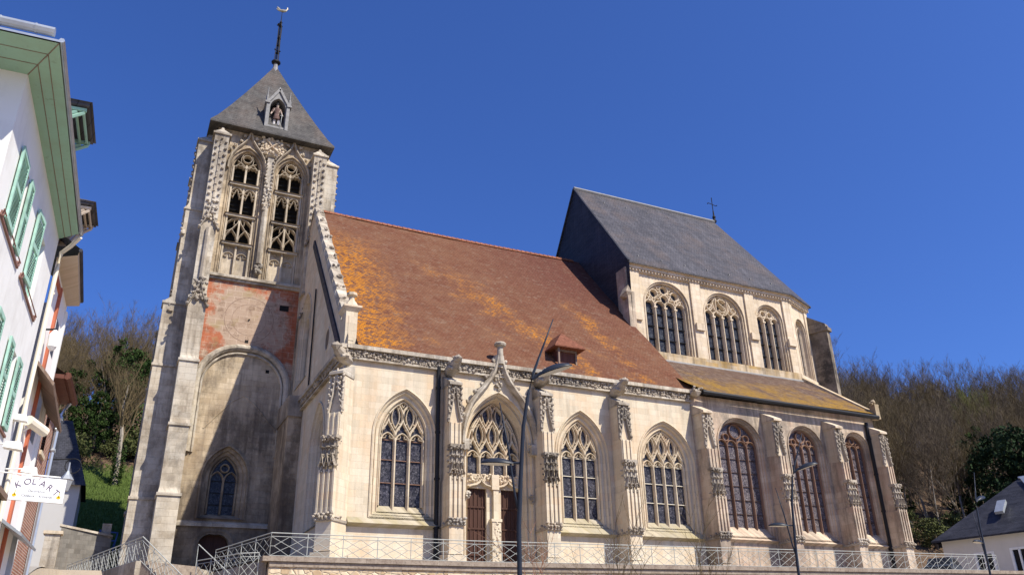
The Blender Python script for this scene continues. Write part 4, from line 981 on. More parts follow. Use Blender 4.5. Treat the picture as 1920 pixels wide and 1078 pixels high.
# red wash and traces of a painted clock
ol = [(3.24, 18.3)] + [q for q in arch_loop(6.15, 17.55, 2.98, 2.72, 0, 18.0, 16) if q[1] > 18.3] + [(9.14, 18.3), (9.14, 24.54), (3.24, 24.54)]
pr_ = MB(); pr_.face_holes(FT, ol, [], -.006); pr_.build('painted_panel', M['paint_red'], tower)
ck = MB(); cx_, cz_ = 6.1, 22.05
def ringf(mb, r0, r1, n=40):
    vs = []
    for k in range(n): a = 2*math.pi*k/n; vs += [FT(cx_+r0*math.cos(a), cz_+r0*math.sin(a), -.011), FT(cx_+r1*math.cos(a), cz_+r1*math.sin(a), -.011)]
    mb.add(vs, [(2*k, 2*k+1, (2*k+3) % (2*n), (2*k+2) % (2*n)) for k in range(n)])
ringf(ck, 1.52, 1.57); ringf(ck, 1.06, 1.09)
for i, nm in enumerate(('III', 'IIII', 'V', 'VI', 'VII', 'VIII')):
    a = -i*math.pi/6
    text_mesh(ck, lambda u, v: FT(u, v, -.014), nm, .36, cx_+1.3*math.cos(a), cz_+1.3*math.sin(a), rot=a-math.pi/2)
ck.build('clock_face', M['clock_ink'], tower, label='faint ring and numerals of a faded painted clock')
ha = MB(); ha.blob(FT(cx_, cz_, -.05), .06, .1); ha.build('clock_pivot', M['iron'], tower)
for x, z in ((3.9, 18.95), (6.1, 20.55), (7.6, 18.7), (8.4, 18.9)):
    pl_ = MB(); pl_.fbox(FT, x-.11, x+.11, z-.11, z+.11, -.012, .02); pl_.build('putlog_hole', M['louvre'], tower)
pl_ = MB(); pl_.fbox(FT, 7.95, 8.55, 23.0, 23.4, -.012, .02); pl_.build('vent_opening', M['louvre'], tower)
# central pilaster with crockets and a carved foot
ps_ = MB()
ps_.tube([FT(6.24, 26.0, -.25), FT(6.24, 30.4, -.25)], .2, 6); ps_.fbox(FT, 6.02, 6.46, 30.4, 34.4, -.36, .02); ps_.fbox(FT, 6.1, 6.38, 25.3, 30.4, -.2, .02)
ps_.fslope(FT, 5.94, 6.54, 34.4, 34.62, -.46, .02, .2)
for i in range(13):
    for s in (-1, 1): ps_.blob(FT(6.24+s*.22, 30.5+i*.29, -.4), rnd.uniform(.07, .11), .3)
ornaments(ps_, FT, 6.24, 30.0, 32.6, .2, -.42, 26, (.05, .1))
for k in range(16): ps_.blob(FT(6.24+rnd.uniform(-.2, .2), 25.7+rnd.uniform(-.35, .35), -.3), rnd.uniform(.08, .15), .3)
ps_.build('pilaster', M['stone_grey'], tower)
ar = MB()              # carved arms above the pilaster
ar.fbox(FT, 5.55, 6.95, 34.72, 35.95, -.16, .02)
for k in range(60): ar.blob(FT(6.25+rnd.uniform(-.8, .8), 35.35+rnd.uniform(-.6, .7), -.2+rnd.uniform(-.06, .06)), rnd.uniform(.06, .15), .3)
ar.bar2d(FT, [(5.8, 35.85), (6.25, 35.3), (6.7, 34.95)], .14, -.36, -.1); ar.bar2d(FT, [(6.7, 35.8), (6.25, 35.4), (5.85, 34.95)], .14, -.36, -.1)
ar.build('carved_arms', M['stone_trim'], tower)

def tower_buttress(fr, u0, u1, steps, cap, ztop, deco=True):
    """steps: list of (z_bottom, z_top, projection, widening)"""
    b = MB()
    for i, (za, zb, pj, wd) in enumerate(steps):
        b.fbox(fr, u0-wd, u1+wd, za, zb, -pj, .05)
        if i < len(steps)-1:
            nx = steps[i+1]
            b.hexa([fr(u0-wd-.07, zb-.16, -pj-.08), fr(u1+wd+.07, zb-.16, -pj-.08), fr(u1+wd+.07, zb-.16, .05), fr(u0-wd-.07, zb-.16, .05),
                    fr(u0-wd-.07, zb, -pj-.08), fr(u1+wd+.07, zb, -pj-.08), fr(u1+wd+.07, zb, .05), fr(u0-wd-.07, zb, .05)])
            b.hexa([fr(u0-wd, zb, -pj), fr(u1+wd, zb, -pj), fr(u1+wd, zb, .04), fr(u0-wd, zb, .04),
                    fr(u0-nx[3], zb+.35, -nx[2]), fr(u1+nx[3], zb+.35, -nx[2]), fr(u1+nx[3], zb+.35, .04), fr(u0-nx[3], zb+.35, .04)])
    za, zb, pj, wd = steps[-1]; mu = (u0+u1)/2; hw = (u1-u0)/2
    bo = b.build('tower_buttress', M['stone_grey'], tower)
    c = MB()
    c.fbox(fr, u0-.1, u1+.1, ztop-.14, ztop, -pj-.1, .05)
    q = pj/2
    c.hexa([fr(u0-.06, ztop, -pj-.06), fr(u1+.06, ztop, -pj-.06), fr(u1+.06, ztop, .05), fr(u0-.06, ztop, .05), fr(mu-.16, ztop+.5, -pj*.62), fr(mu+.16, ztop+.5, -pj*.62), fr(mu+.16, ztop+.5, .05), fr(mu-.16, ztop+.5, .05)])
    c.hexa([fr(mu-.14, ztop+.5, -pj*.6), fr(mu+.14, ztop+.5, -pj*.6), fr(mu+.14, ztop+.5, -.1), fr(mu-.14, ztop+.5, -.1), fr(mu-.05, ztop+.78, -pj*.5), fr(mu+.05, ztop+.78, -pj*.5), fr(mu+.05, ztop+.78, -.2), fr(mu-.05, ztop+.78, -.2)])
    c.build('cap', M['stone_grey'], bo)
    if deco:
        d = MB()
        for i in range(11):
            z = ztop-.75-i*.52
            d.blob(fr(mu+rnd.uniform(-.04, .04), z+.26, -pj-.06), .09, .3)
            for s in (-1, 1): d.blob(fr(mu+s*hw*.62, z, -pj-.06), .105, .3)
        d.fbox(fr, mu-.05, mu+.05, ztop-6.3, ztop-.7, -pj-.07, -pj+.02)
        z = ztop-7.6
        for s in (-1, 1):
            d.bar2d(fr, [(mu+s*(hw+.12), z), (mu+s*hw*.5, z+.8), (mu, z+1.9)], .12, -pj-.2, -pj+.05)
            for j in range(5): d.blob(fr(mu+s*(hw+.1)*(1-j/5), z+.1+j*.37, -pj-.16), .1, .3)
        ornaments(d, fr, mu, z+.6, z+2.2, hw*.7, -pj-.1, 16, (.07, .13))
        z = 22.0
        for s in (-1, 1):
            d.bar2d(fr, [(mu+s*(hw+.1), z), (mu+s*hw*.5, z+.8), (mu, z+1.8)], .12, -1.36, -1.1)
            for j in range(5): d.blob(fr(mu+s*(hw+.1)*(1-j/5), z+.1+j*.37, -1.34), .1, .3)
        ornaments(d, fr, mu, z+.4, z+2.0, hw*.8, -1.28, 22, (.07, .14))
        d.tube([fr(mu, 24, -1.1), fr(mu, 27.6, -1.06)], .16, 6)
        d.build('crockets', M['stone_carved'], bo)
    return bo
ST = [(4.5, 10.5, 1.5, .1), (10.5, 14.55, 1.36, .05), (14.55, 18.55, 1.25, .04), (18.55, 22.7, 1.15, .03), (22.7, 35.1, .98, -.03)]
tower_buttress(FT, 2.26, 3.26, ST, True, 35.1)
tower_buttress(FT, 9.12, 10.04, [(24, 35.1, .98, 0)], True, 35.1)
FWt = Fr((TX0, 0, 0), -math.pi/2); FEt = Fr((TX1, 0, 0), math.pi/2)
SW_ = [(4.5, 10.5, 1.75, .05), (10.5, 18.55, 1.72, .03), (18.55, 22.7, 1.7, .02), (22.7, 29.6, 1.3, 0), (29.6, 35.1, 1.18, -.02)]
tower_buttress(FWt, -15.35, -14.35, SW_, True, 35.1)
tower_buttress(FWt, -21.0, -20.0, SW_, True, 35.1, False)
tower_buttress(FEt, 14.35, 15.35, [(24, 35.3, 1.22, 0)], True, 35.3)
# slate spire
E0 = (TCX-4.36, TCX+4.36, TCY-4.36, TCY+4.36); EZ = 36.25; AZ_ = 45.2
sp_ = MB()
def ringz(t, z): return [Vector((TCX+sx*4.36*t, TCY+sy*4.36*t, z)) for sx, sy in ((-1, -1), (1, -1), (1, 1), (-1, 1))]
lev = [(1.0, EZ), (.9, EZ+.72), (.72, EZ+2.3), (.5, EZ+4.35), (.25, EZ+6.78), (.035, AZ_)]
vs = []
for t_, z_ in lev: vs += ringz(t_, z_)
sp_.add(vs, [(i*4+k, i*4+(k+1) % 4, (i+1)*4+(k+1) % 4, (i+1)*4+k) for i in range(len(lev)-1) for k in range(4)])
bot = ringz(1.0, EZ-.14)
sp_.add(ringz(1.0, EZ)+bot, [(k, (k+1) % 4, 4+(k+1) % 4, 4+k) for k in range(4)] + [(4, 5, 6, 7)])
spire = sp_.build('spire_roof', M['slate_tower'], church)
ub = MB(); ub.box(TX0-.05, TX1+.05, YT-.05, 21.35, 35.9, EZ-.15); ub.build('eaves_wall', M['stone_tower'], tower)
fi = MB()
fi.lathe((TCX, TCY, 0), [(.36, 44.7), (.2, 45.3), (.17, 45.7)], 8); fi.build('lead_cap', M['lead'], spire)
fi = MB(); fi.lathe((TCX, TCY, 0), [(.26, 45.7), (.36, 45.8), (.36, 45.9), (.2, 46.0)], 10)
for k in range(4):
    a = k*math.pi/2+.4; fi.tube([(TCX+.2*math.cos(a), TCY+.2*math.sin(a), 46), (TCX+.13*math.cos(a), TCY+.13*math.sin(a), 48.2), (TCX+.15*math.cos(a), TCY+.15*math.sin(a), 49.4), (TCX+.03*math.cos(a), TCY+.03*math.sin(a), 50.2)], .028, 5)
fi.tube([(TCX, TCY, 45.9), (TCX, TCY, 50.2), (TCX, TCY, 51.2)], [.05, .035, .02], 6)
for z, r in ((46.8, .16), (47.6, .14), (48.3, .15), (49.6, .17), (50.0, .13)): fi.lathe((TCX, TCY, 0), [(r*.6, z-.06), (r, z), (r*.6, z+.06)], 8)
for k in range(10): fi.blob((TCX+rnd.uniform(-.3, .3), TCY+rnd.uniform(-.2, .2), rnd.choice((47.0, 48.4, 49.7))), .08, .3)
finial = fi.build('finial', M['iron'], spire)
ck_ = MB(); zc = 51.15    # gilded weathercock
for pts_, rad_ in (([(-.1, .12), (.1, .12), (.3, .16), (.42, .34), (.46, .46)], [.16, .18, .13, .08, .07]), ([(-.05, .12), (-.25, .2), (-.42, .42), (-.5, .56)], [.15, .13, .12, .05]), ([(-.2, .12), (-.4, .2), (-.56, .32)], [.1, .1, .04]), ([(.46, .44), (.58, .40)], [.06, .02]), ([(.42, .5), (.46, .6)], [.05, .03])):
    ck_.tube([(TCX+x*.85, TCY-x*.2, zc+z*.85) for x, z in pts_], [q_*.75 for q_ in rad_], 7)
ck_.build('weathercock', M['gilt'], finial)
# niche dormer with lead-grey gabled front
nx_, ny_ = 6.3, 13.75; FN = south(ny_)
nd = MB(); hl = arch_loop(nx_, 38.75, .56, .85, 0, 37.15, 8)
nd.face_holes(FN, [(nx_-.80, 37.0), (nx_+.80, 37.0), (nx_+.80, 39.0), (nx_+.1, 40.3), (nx_-.1, 40.3), (nx_-.80, 39.0)], [hl])
a, b = [FN(u, v, 0) for u, v in hl], [FN(u, v, .9) for u, v in hl]; n = len(hl)
nd.add(a+b, [(i, i+1, n+i+1, n+i) for i in range(n-1)])
for s in (-1, 1):
    nd.fbox(FN, nx_+s*.72-.11, nx_+s*.72+.11, 36.9, 39.0, -.1, 2.6)
    nd.bar2d(FN, [(nx_+s*.85, 38.95), (nx_+s*.45, 39.6), (nx_, 40.4)], .18, -.1, 2.6, chamfer=False)
    nd.fbox(FN, nx_+s*.78-.17, nx_+s*.78+.17, 38.95, 39.1, -.18, .3)
    nd.lathe(FN(nx_+s*.8, 0, .05), [(.11, 39.1), (.12, 39.6), (.05, 39.7), (.03, 40.4)], 6)
nd.lathe(FN(nx_, 0, .1), [(.08, 40.35), (.1, 40.5), (.03, 40.7)], 6)
nd.hexa([FN(nx_-1.08, 36.15, -.34), FN(nx_+1.08, 36.15, -.34), FN(nx_+1.08, 36.15, 1.5), FN(nx_-1.08, 36.15, 1.5), FN(nx_-.82, 37.0, .0), FN(nx_+.82, 37.0, .0), FN(nx_+.82, 37.0, 1.5), FN(nx_-.82, 37.0, 1.5)])
niche = nd.build('niche', M['lead'], spire)
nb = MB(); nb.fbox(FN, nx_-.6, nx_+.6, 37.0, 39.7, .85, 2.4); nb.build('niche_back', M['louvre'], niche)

# statue of a swordsman standing in the niche
st = thing('statue', 'small painted statue of a swordsman in a red tunic standing in the spire niche', 'statue', (nx_, ny_+.3, 37.02))
def skin_body(name, verts, edges, radii, mat, parent, sub=2):
    me = bpy.data.meshes.new(name); me.from_pydata(verts, edges, []); me.materials.append(mat)
    o = bpy.data.objects.new(name, me); scene.collection.objects.link(o); o.parent = parent
    o.modifiers.new('skin', 'SKIN')
    sl = me.skin_vertices[0].data if len(me.skin_vertices) else None
    if sl:
        for i, r in enumerate(radii): sl[i].radius = (r, r)
        sl[0].use_root = True
    sm = o.modifiers.new('sub', 'SUBSURF'); sm.levels = sub; sm.render_levels = sub
    return o
st.scale = (1.1, 1.1, 1.3)
bv = [(0, 0, .86), (0, 0, 1.1), (0, -.01, 1.36), (0, -.01, 1.47), (0, -.02, 1.60), (0, -.01, 1.71),
      (-.1, 0, .80), (-.12, -.03, .45), (-.13, 0, .09), (-.15, -.15, .03),
      (.1, 0, .80), (.15, -.01, .45), (.18, 0, .09), (.2, -.14, .03),
      (-.2, 0, 1.36), (-.33, .0, 1.12), (-.40, -.16, .92), (-.41, -.24, .86),
      (.2, 0, 1.36), (.32, -.02, 1.12), (.36, -.16, .92), (.36, -.24, .86)]
be = [(0, 1), (1, 2), (2, 3), (3, 4), (4, 5), (0, 6), (6, 7), (7, 8), (8, 9), (0, 10), (10, 11), (11, 12), (12, 13), (2, 14), (14, 15), (15, 16), (16, 17), (2, 18), (18, 19), (19, 20), (20, 21)]
br_ = [.15, .14, .17, .065, .105, .09, .1, .075, .05, .045, .1, .075, .05, .045, .085, .06, .045, .045, .085, .06, .045, .045]
skin_body('body', bv, be, br_, M['skin'], st)
tm_ = MB(); O = Vector(st.location)
tm_.lathe((0, 0, 0), [(.23, .66), (.21, .85), (.155, 1.0), (.17, 1.2), (.195, 1.34), (.16, 1.44), (.08, 1.49)], 12)
for s in (-1, 1): tm_.tube([(s*.19, 0, 1.4), (s*.27, 0, 1.26), (s*.33, -.01, 1.12)], [.085, .075, .06], 8)
tm_.v = [O+Vector(v) for v in tm_.v]; tm_.build('tunic', M['tunic'], st)
hm = MB(); hm.lathe((0, -.01, 0), [(.125, 1.66), (.135, 1.72), (.1, 1.8), (.03, 1.84)], 10); hm.blob((0, 0, 1.9), .06, .3, (.6, 1, 1.6)); hm.v = [O+Vector(v) for v in hm.v]; hm.build('helmet', M['iron'], st)
ho = MB()
for s, x in ((-1, -.125), (1, .16)): ho.tube([(x*.85, 0, .66), (x, -.02, .42), (x*1.06, 0, .1)], [.095, .082, .06], 8)
ho.v = [O+Vector(v) for v in ho.v]; ho.build('hose', M['hose'], st)
sw = MB(); sw.tube([(.3, -.3, .98), (.3, -.3, .86), (.26, -.32, .04)], [.02, .025, .012], 5); sw.tube([(.2, -.3, .86), (.4, -.3, .86)], .018, 5); sw.v = [O+Vector(v) for v in sw.v]; sw.build('sword', M['galv'], st)
fc = MB()
for x in (-.035, .035): fc.blob((x, -.11, 1.625), .012, 0)
fc.blob((0, -.125, 1.59), .018, 0); fc.v = [O+Vector(v) for v in fc.v]; fc.build('face', M['iron'], st)
# ------------------------------------------------------------------ ground, street, terrace
def hill_e(x, y): return y + 0.25*max(0.0, x-30)
def hill(x, y):
    e = hill_e(x, y)
    h = 6.2
    if e > 22: h += .47*(e-22)*smooth_step(20, 30, e)
    if e > 76: h = 6.2+.47*54 + (e-76)*.12
    h += 1.0*mnoise.noise(Vector((x*.05, y*.05, 0)))*smooth_step(24, 40, e)
    return h
def street_z(x, y):
    return 5.3 if y > 4 else 5.3*smooth_step(-36, 4, y)
def ground_z(x, y):
    xl = 1.15-.24*(y+.2)          # left edge of the landing
    if y > 4:
        if y >= 22: return hill(x, y)
        a = smooth_step(4, 22, y)
        return (street_z(x, y) if x < xl or y > 12 else 5.2)*(1-a)+hill(x, y)*a
    sz = street_z(x, y)
    if y > -2.8 and (x > 5.9 or (y > 3.2 and x > xl)): return 5.2
    k = smooth_step(-2.0, -1.4, x) if y < 0 else smooth_step(xl-.5, xl-.1, x)
    low = min(sz, 1.2)*0.5
    if x > 40: low += (x-40)*.09*smooth_step(-30, -5, y)
    return sz*(1-k)+low*k
gm = MB()
xs = [-400, -200, -120, -80, -60] + [-45+2.5*i for i in range(16)] + [-5+.5*i for i in range(23)] + [7+3*i for i in range(52)] + [180, 220, 300, 450]
ys = [-400, -200, -120, -80, -60, -50] + [-44+1.6*i for i in range(26)] + [-2.86, -2.6, -1.5, 1, 4, 7, 10, 13, 16, 19, 22] + [24+2.5*i for i in range(32)] + [112, 125, 140, 170, 220, 300, 450]
gm.add([Vector((x, y, ground_z(x, y))) for y in ys for x in xs], [(j*len(xs)+i, j*len(xs)+i+1, (j+1)*len(xs)+i+1, (j+1)*len(xs)+i) for j in range(len(ys)-1) for i in range(len(xs)-1)])
structure(gm.build('ground', M['ground'], None, True))
sm_ = MB()
sy = [-60+2*i for i in range(33)]+[6, 10, 14]
for y0, y1 in zip(sy[:-1], sy[1:]):
    for x0, x1 in ((-2.6, -2.3), (-2.3, -2.0)):
        sm_.quad(*[(x, y, ground_z(x, y)+.05) for x, y in ((x0, y0), (x1, y0), (x1, y1), (x0, y1))])
structure(sm_.build('street', M['asphalt'], None))
tm = MB()
TXS = [1.4, 6, 15, 25, 35, 45, 55, 64, 72]
tm.quad((4.6, 3.5, zt(0)), (5.9, 3.5, zt(0)), (5.9, 15, zt(0)), (4.6, 15, zt(0))); tm.quad((5.9, -2.55, zt(0)), (6.0, -2.55, zt(0)), (6.0, 15, zt(0)), (5.9, 15, zt(0))); tm.quad((4.65, 3.5, zt(0)), (5.9, -2.45, zt(0)), (5.9, 3.5, zt(0)))
for a, b in zip(TXS[1:-1], TXS[2:]):
    tm.quad((a, -2.55, zt(a)), (b, -2.55, zt(b)), (b, 15, zt(b)), (a, 15, zt(a)))
structure(tm.build('terrace', M['paving'], None))
# retaining wall and coping
rw = thing('retaining_wall', 'rubble stone retaining wall with brown coping slabs below the church railing', 'wall', (20, -2.6, 0))
w_ = MB()
for a, b in zip(TXS[1:-2], TXS[2:-1]): w_.hexa([(a, -2.9, 0), (b, -2.9, 0), (b, -2.45, 0), (a, -2.45, 0), (a, -2.9, zt(a)-.35), (b, -2.9, zt(b)-.35), (b, -2.45, zt(b)-.35), (a, -2.45, zt(a)-.35)])
w_.build('wall', M['rubble'], rw)
w_ = MB(); x = 5.7
while x < 54:
    b = min(54, x+rnd.uniform(1.1, 1.7)); a_ = x+.008
    w_.hexa([(a_, -3.05, zt(a_)-.16), (b, -3.05, zt(b)-.16), (b, -2.4, zt(b)-.16), (a_, -2.4, zt(a_)-.16), (a_, -3.05, zt(a_)+.03), (b, -3.05, zt(b)+.03), (b, -2.4, zt(b)+.03), (a_, -2.4, zt(a_)+.03)]); x = b
for a, b in zip(TXS[1:-2], TXS[2:-1]): w_.hexa([(a, -2.97, zt(a)-.36), (b, -2.97, zt(b)-.36), (b, -2.4, zt(b)-.36), (a, -2.4, zt(a)-.36), (a, -2.97, zt(a)-.17), (b, -2.97, zt(b)-.17), (b, -2.4, zt(b)-.17), (a, -2.4, zt(a)-.17)])
w_.build('coping', M['coping'], rw)
w_ = MB(); w_.box(13.6, 15.0, -2.97, -2.88, 4.7, 5.02); w_.build('plaque', M['stone_trim'], rw)

def rail_run(root, pts, bay, h=.95, lattice=True, rr=.018):
    """posts, top rail, upper and lower rails and a diamond lattice between 3D base points"""
    rails = MB(); lat = MB(); posts = []
    for p0, p1 in zip(pts[:-1], pts[1:]):
        p0 = Vector(p0); p1 = Vector(p1); L = (p1-p0).length; n = max(1, round(L/bay))
        up = Vector((0, 0, 1))
        rails.tube([p0+up*h, p1+up*h], rr*1.2, 6)
        if lattice:
            rails.tube([p0+up*(h-.14), p1+up*(h-.14)], rr*.8, 5); rails.tube([p0+up*.06, p1+up*.06], rr*.8, 5)
        for i in range(n+1):
            q = p0+(p1-p0)*i/n
            posts.append(q)
        if lattice:
            lo, hi = .06, h-.14; mid = (lo+hi)/2
            for i in range(n):
                a = p0+(p1-p0)*i/n; b = p0+(p1-p0)*(i+1)/n
                Q = lambda t, z: a+(b-a)*t+up*z
                for t0, z0, t1, z1 in ((0, hi, 1, lo), (0, lo, 1, hi), (.1, mid, .5, hi), (.5, hi, .9, mid), (.9, mid, .5, lo), (.5, lo, .1, mid), (0, mid, .1, mid), (.9, mid, 1, mid)):
                    lat.tube([Q(t0, z0), Q(t1, z1)], rr*.62, 4, False)
    rails.build('rail', M['galv'], root)
    if lattice: lat.build('lattice', M['galv'], root)
    for q in posts:
        p_ = MB(); p_.tube([q-Vector((0, 0, .05)), q+Vector((0, 0, h))], rr, 6); p_.build('post', M['galv'], root)
tr_ = thing('terrace_railing', 'long pale galvanised railing with diamond lattice along the terrace edge below the church windows', 'railing', (20, -2.6, 5.5))
rail_run(tr_, [(4.64, 3.5, zt(0)), (6.03, -2.6, zt(6)+.03), (15, -2.6, zt(15)+.03), (30, -2.6, zt(30)+.03), (50.3, -2.6, zt(50)+.03)], 1.4)
lr = thing('landing_railing', 'galvanised lattice railing round the landing at the top of the steps by the tower', 'railing', (0, 5, 5.5))
S0 = Vector((1.33, -.14, 5.5)); S1 = S0+Vector((1.9, -2.0, -1.95))
rail_run(lr, [(-1.6, 11.9, 5.5), tuple(S0), tuple(S1)], .95)
hr_ = thing('stair_handrail', 'plain sloping galvanised handrail in front of the tower door', 'handrail', (3.7, 1.7, 5.5))
H0 = Vector((3.68, 1.68, 5.5)); H1 = H0+Vector((1.9, -2.0, -1.95))
rail_run(hr_, [tuple(H0), tuple(H1)], 2.9, lattice=False)
r2 = thing('lower_railing', 'short galvanised lattice railing on the lower landing beside the rubble wall', 'railing', (5, -2.6, 4.3))
rail_run(r2, [(3.6, .4, 4.68), (4.9, -2.7, 4.68), (5.6, -2.75, 4.72)], 1.3)
sf = MB()
for i in range(13):
    t = i*.155
    a = S0+Vector((1.9, -2.0, -1.95))*(i/13); b = H0+Vector((1.9, -2.0, -1.95))*(i/13); d_ = Vector((1.9, -2.0, 0))/13
    sf.hexa([a+Vector((0, 0, -3)), a+d_+Vector((0, 0, -3)), b+d_+Vector((0, 0, -3)), b+Vector((0, 0, -3)), a, a+d_, b+d_, b])
sf.box(1.4, 5.9, -2.85, -.4, 0.3, 3.2)
stair = tag(sf.build('stone_stair', M['coping'], None), 'flight of stone steps descending from the terrace between two railings', 'steps')
lw = MB()
lw.hexa([(-1.75, 12, 2), (1.25, -.2, 2), (1.6, -.2, 2), (-1.4, 12, 2), (-1.75, 12, 5.5), (1.2, -.25, 5.5), (1.6, -.2, 5.5), (-1.4, 12, 5.5)])
lw.quad((1.3, -.2, 5.49), (4.6, 3.4, 5.49), (4.6, 12, 5.49), (-1.6, 12, 5.49)); lw.quad((1.3, -.2, 5.49), (3.7, 1.7, 5.49), (4.6, 3.4, 5.49))
lw.quad((1.3, -.2, 2), (3.7, 1.7, 2), (3.7, 1.7, 5.48), (1.3, -.2, 5.48)); lw.quad((3.7, 1.7, 2), (4.7, 3.5, 2), (4.7, 3.5, 5.48), (3.7, 1.7, 5.48)); lw.quad((4.62, 3.5, 1), (5.95, -2.6, 1), (5.95, -2.6, 5.45), (4.62, 3.5, 5.45))
tag(lw.build('landing_wall', M['stone_grey'], None), 'dark stone wall of the landing under the lattice railing by the tower', 'wall')

# ------------------------------------------------------------------ street lamps
def make_lamp():
    r = thing('street_lamp', 'x', 'street lamp', (0, 0, 0), 'curved street lamps in front of the church')
    m = MB(); m.tube([(-.5, 0, 0), (-.5, 0, 2.4), (-.49, 0, 4.2), (-.43, 0, 5.2), (-.34, 0, 6.4), (-.21, 0, 7.18), (-.07, 0, 7.7), (.18, 0, 8.35), (.45, 0, 9.05)], [.062, .058, .053, .049, .044, .04, .036, .024, .012], 10); m.build('mast', M['lamp_metal'], r, True)
    m = MB(); m.tube([(-.5, 0, 4.6), (-.56, -.02, 4.9), (-.70, -.04, 6.0), (-.87, -.05, 7.0)], [.03, .03, .026, .012], 6); m.build('rod', M['lamp_metal'], r, True)
    def head(x0, z0, x1, z1, h, sg):
        m = MB(); n = 9; vs = []
        L = math.hypot(x1-x0, z1-z0); dx, dz = (x1-x0)/L, (z1-z0)/L
        prof = [(0, .05, .04), (.12, .10, .07), (.3, .15, .11), (.5, .17, .12), (.75, .15, .10), (.92, .09, .06), (1, .03, .02)]
        for t, w, hh in prof:
            c = Vector((x0+(x1-x0)*t, 0, z0+(z1-z0)*t))
            for k in range(n):
                a = math.pi*k/(n-1); vs.append(c+Vector((-dz*math.sin(a)*hh*h*abs(1), w*math.cos(a), abs(dx)*math.sin(a)*hh*h)))
        m.add(vs, [(i*n+k, i*n+k+1, (i+1)*n+k+1, (i+1)*n+k) for i in range(len(prof)-1) for k in range(n-1)])
        m.build('lamp_head', M['lamp_metal'], r, True)
        m = MB(); vs = []
        for t, w, hh in prof: 
            c = Vector((x0+(x1-x0)*t, 0, z0+(z1-z0)*t-.012)); vs += [c+Vector((0, -w*.9, 0)), c+Vector((0, w*.9, 0))]
        m.add(vs, [(2*i, 2*i+1, 2*i+3, 2*i+2) for i in range(len(prof)-1)]); m.build('lens', M['lamp_lens'], r)
    m = MB(); m.tube([(-.1, 0, 7.55), (.12, 0, 7.7)], .045, 6); m.build('arm', M['lamp_metal'], r)
    m = MB(); m.tube([(-.62, 0, 5.6), (-.4, 0, 5.6)], .03, 6); m.build('arm', M['lamp_metal'], r)
    head(.05, 7.62, .85, 7.86, 1.3, 1); head(-.58, 5.58, -1.32, 5.62, 1.1, -1)
    return r
lamp = make_lamp()
def copy_tree(o, parent=None):
    c = o.copy(); scene.collection.objects.link(c)
    if parent is not None: c.parent = parent
    for ch in list(o.children): copy_tree(ch, c)
    return c
az0 = math.radians(27.5)
lamp.location = (-0+math.sin(az0)*18.4, -38+math.cos(az0)*18.4, 0); lamp.rotation_euler = (0, 0, -az0)
lamp['label'] = 'tall curved street lamp in front of the church portal, largest of the three'
l2 = copy_tree(lamp); az = math.radians(44.6); l2.location = (math.sin(az)*33.5, -38+math.cos(az)*33.5, .35); l2.rotation_euler = (0, 0, -az+.2)
l2['label'] = 'curved grey street lamp standing in front of the second round arched choir window'
l3 = copy_tree(lamp); az = math.radians(54.6); l3.location = (math.sin(az)*47, -38+math.cos(az)*47, .6); l3.rotation_euler = (0, 0, -az+1.15)
l3['label'] = 'thin dark street lamp in front of the slate roofed white house, seen almost edge on'

# ------------------------------------------------------------------ houses on the left
class FH:   # facade frame of the left row: s along the street, z, d into the wall
    pass
th = .051
HA = Vector((-2.69, -23.24, 0)); HT = Vector((math.sin(th), math.cos(th), 0)); HN = Vector((math.cos(th), -math.sin(th), 0))
class FrH:
    U = HT; N = HN
    def __call__(s, u, v, d=0.0): return HA + HT*u + Vector((0, 0, v)) - HN*d
FHs = FrH()
class FrS:    # south end wall of the first house: u to the west, outward south
    U = -HN; N = -HT
    def __call__(s, u, v, d=0.0): return HA - HN*u + Vector((0, 0, v)) + HT*d
FSs = FrS()
h1 = thing('white_house', 'white rendered house with pale green soffit and green louvred shutters at the street corner', 'house', tuple(HA))
def rect(u0, u1, v0, v1): return [(u0, v0), (u0, v1), (u1, v1), (u1, v0)]
wins = [(1.70, 2.16, 9.12, 10.62), (4.38, 5.40, 9.12, 10.66), (1.3, 2.2, 6.35, 7.85), (4.35, 5.2, 6.35, 7.85)]
w_ = MB(); w_.face_holes(FHs, [(0, -1), (0, 11.6), (6.95, 11.6), (6.95, -1)], [rect(*w) for w in wins])
w_.quad(FSs(0, -1), FSs(8, -1), FSs(8, 11.6), FSs(0, 11.6)); w_.quad(FSs(8, -1, 0), FSs(8, -1, 6.95), FSs(8, 11.6, 6.95), FSs(8, 11.6, 0)); w_.quad(FHs(6.95, -1), FHs(6.95, -1, 8), FHs(6.95, 11.6, 8), FHs(6.95, 11.6))
w_.build('wall', M['white_wall'], h1)
for u0, u1, v0, v1 in wins:
    wv_ = MB()
    for a, b in (((u0, v0), (u0, v1)), ((u0, v1), (u1, v1)), ((u1, v1), (u1, v0)), ((u1, v0), (u0, v0))):
        dd_ = .05 if u1-u0 < .5 else .22; wv_.quad(FHs(*a, 0), FHs(*b, 0), FHs(*b, dd_), FHs(*a, dd_))
    wi = wv_.build('window', M['white_wall'], h1)
    p_ = MB(); p_.fbox(FHs, u0, u1, v0, v1, dd_-.02, dd_+.02); p_.build('pane', M['window_dark'], wi)
    if u1-u0 < .5: continue
    p_ = MB(); mu = (u0+u1)/2
    for a, b, c, d in ((u0, u0+.06, v0, v1), (u1-.06, u1, v0, v1), (mu-.04, mu+.04, v0, v1), (u0+.06, u1-.06, v1-.07, v1), (u0+.06, u1-.06, v0, v0+.07), (u0+.06, u1-.06, (v0+v1)/2-.02, (v0+v1)/2+.02)): p_.fbox(FHs, a, b, c, d, .15, .21)
    p_.build('frame', M['green_light'], wi)
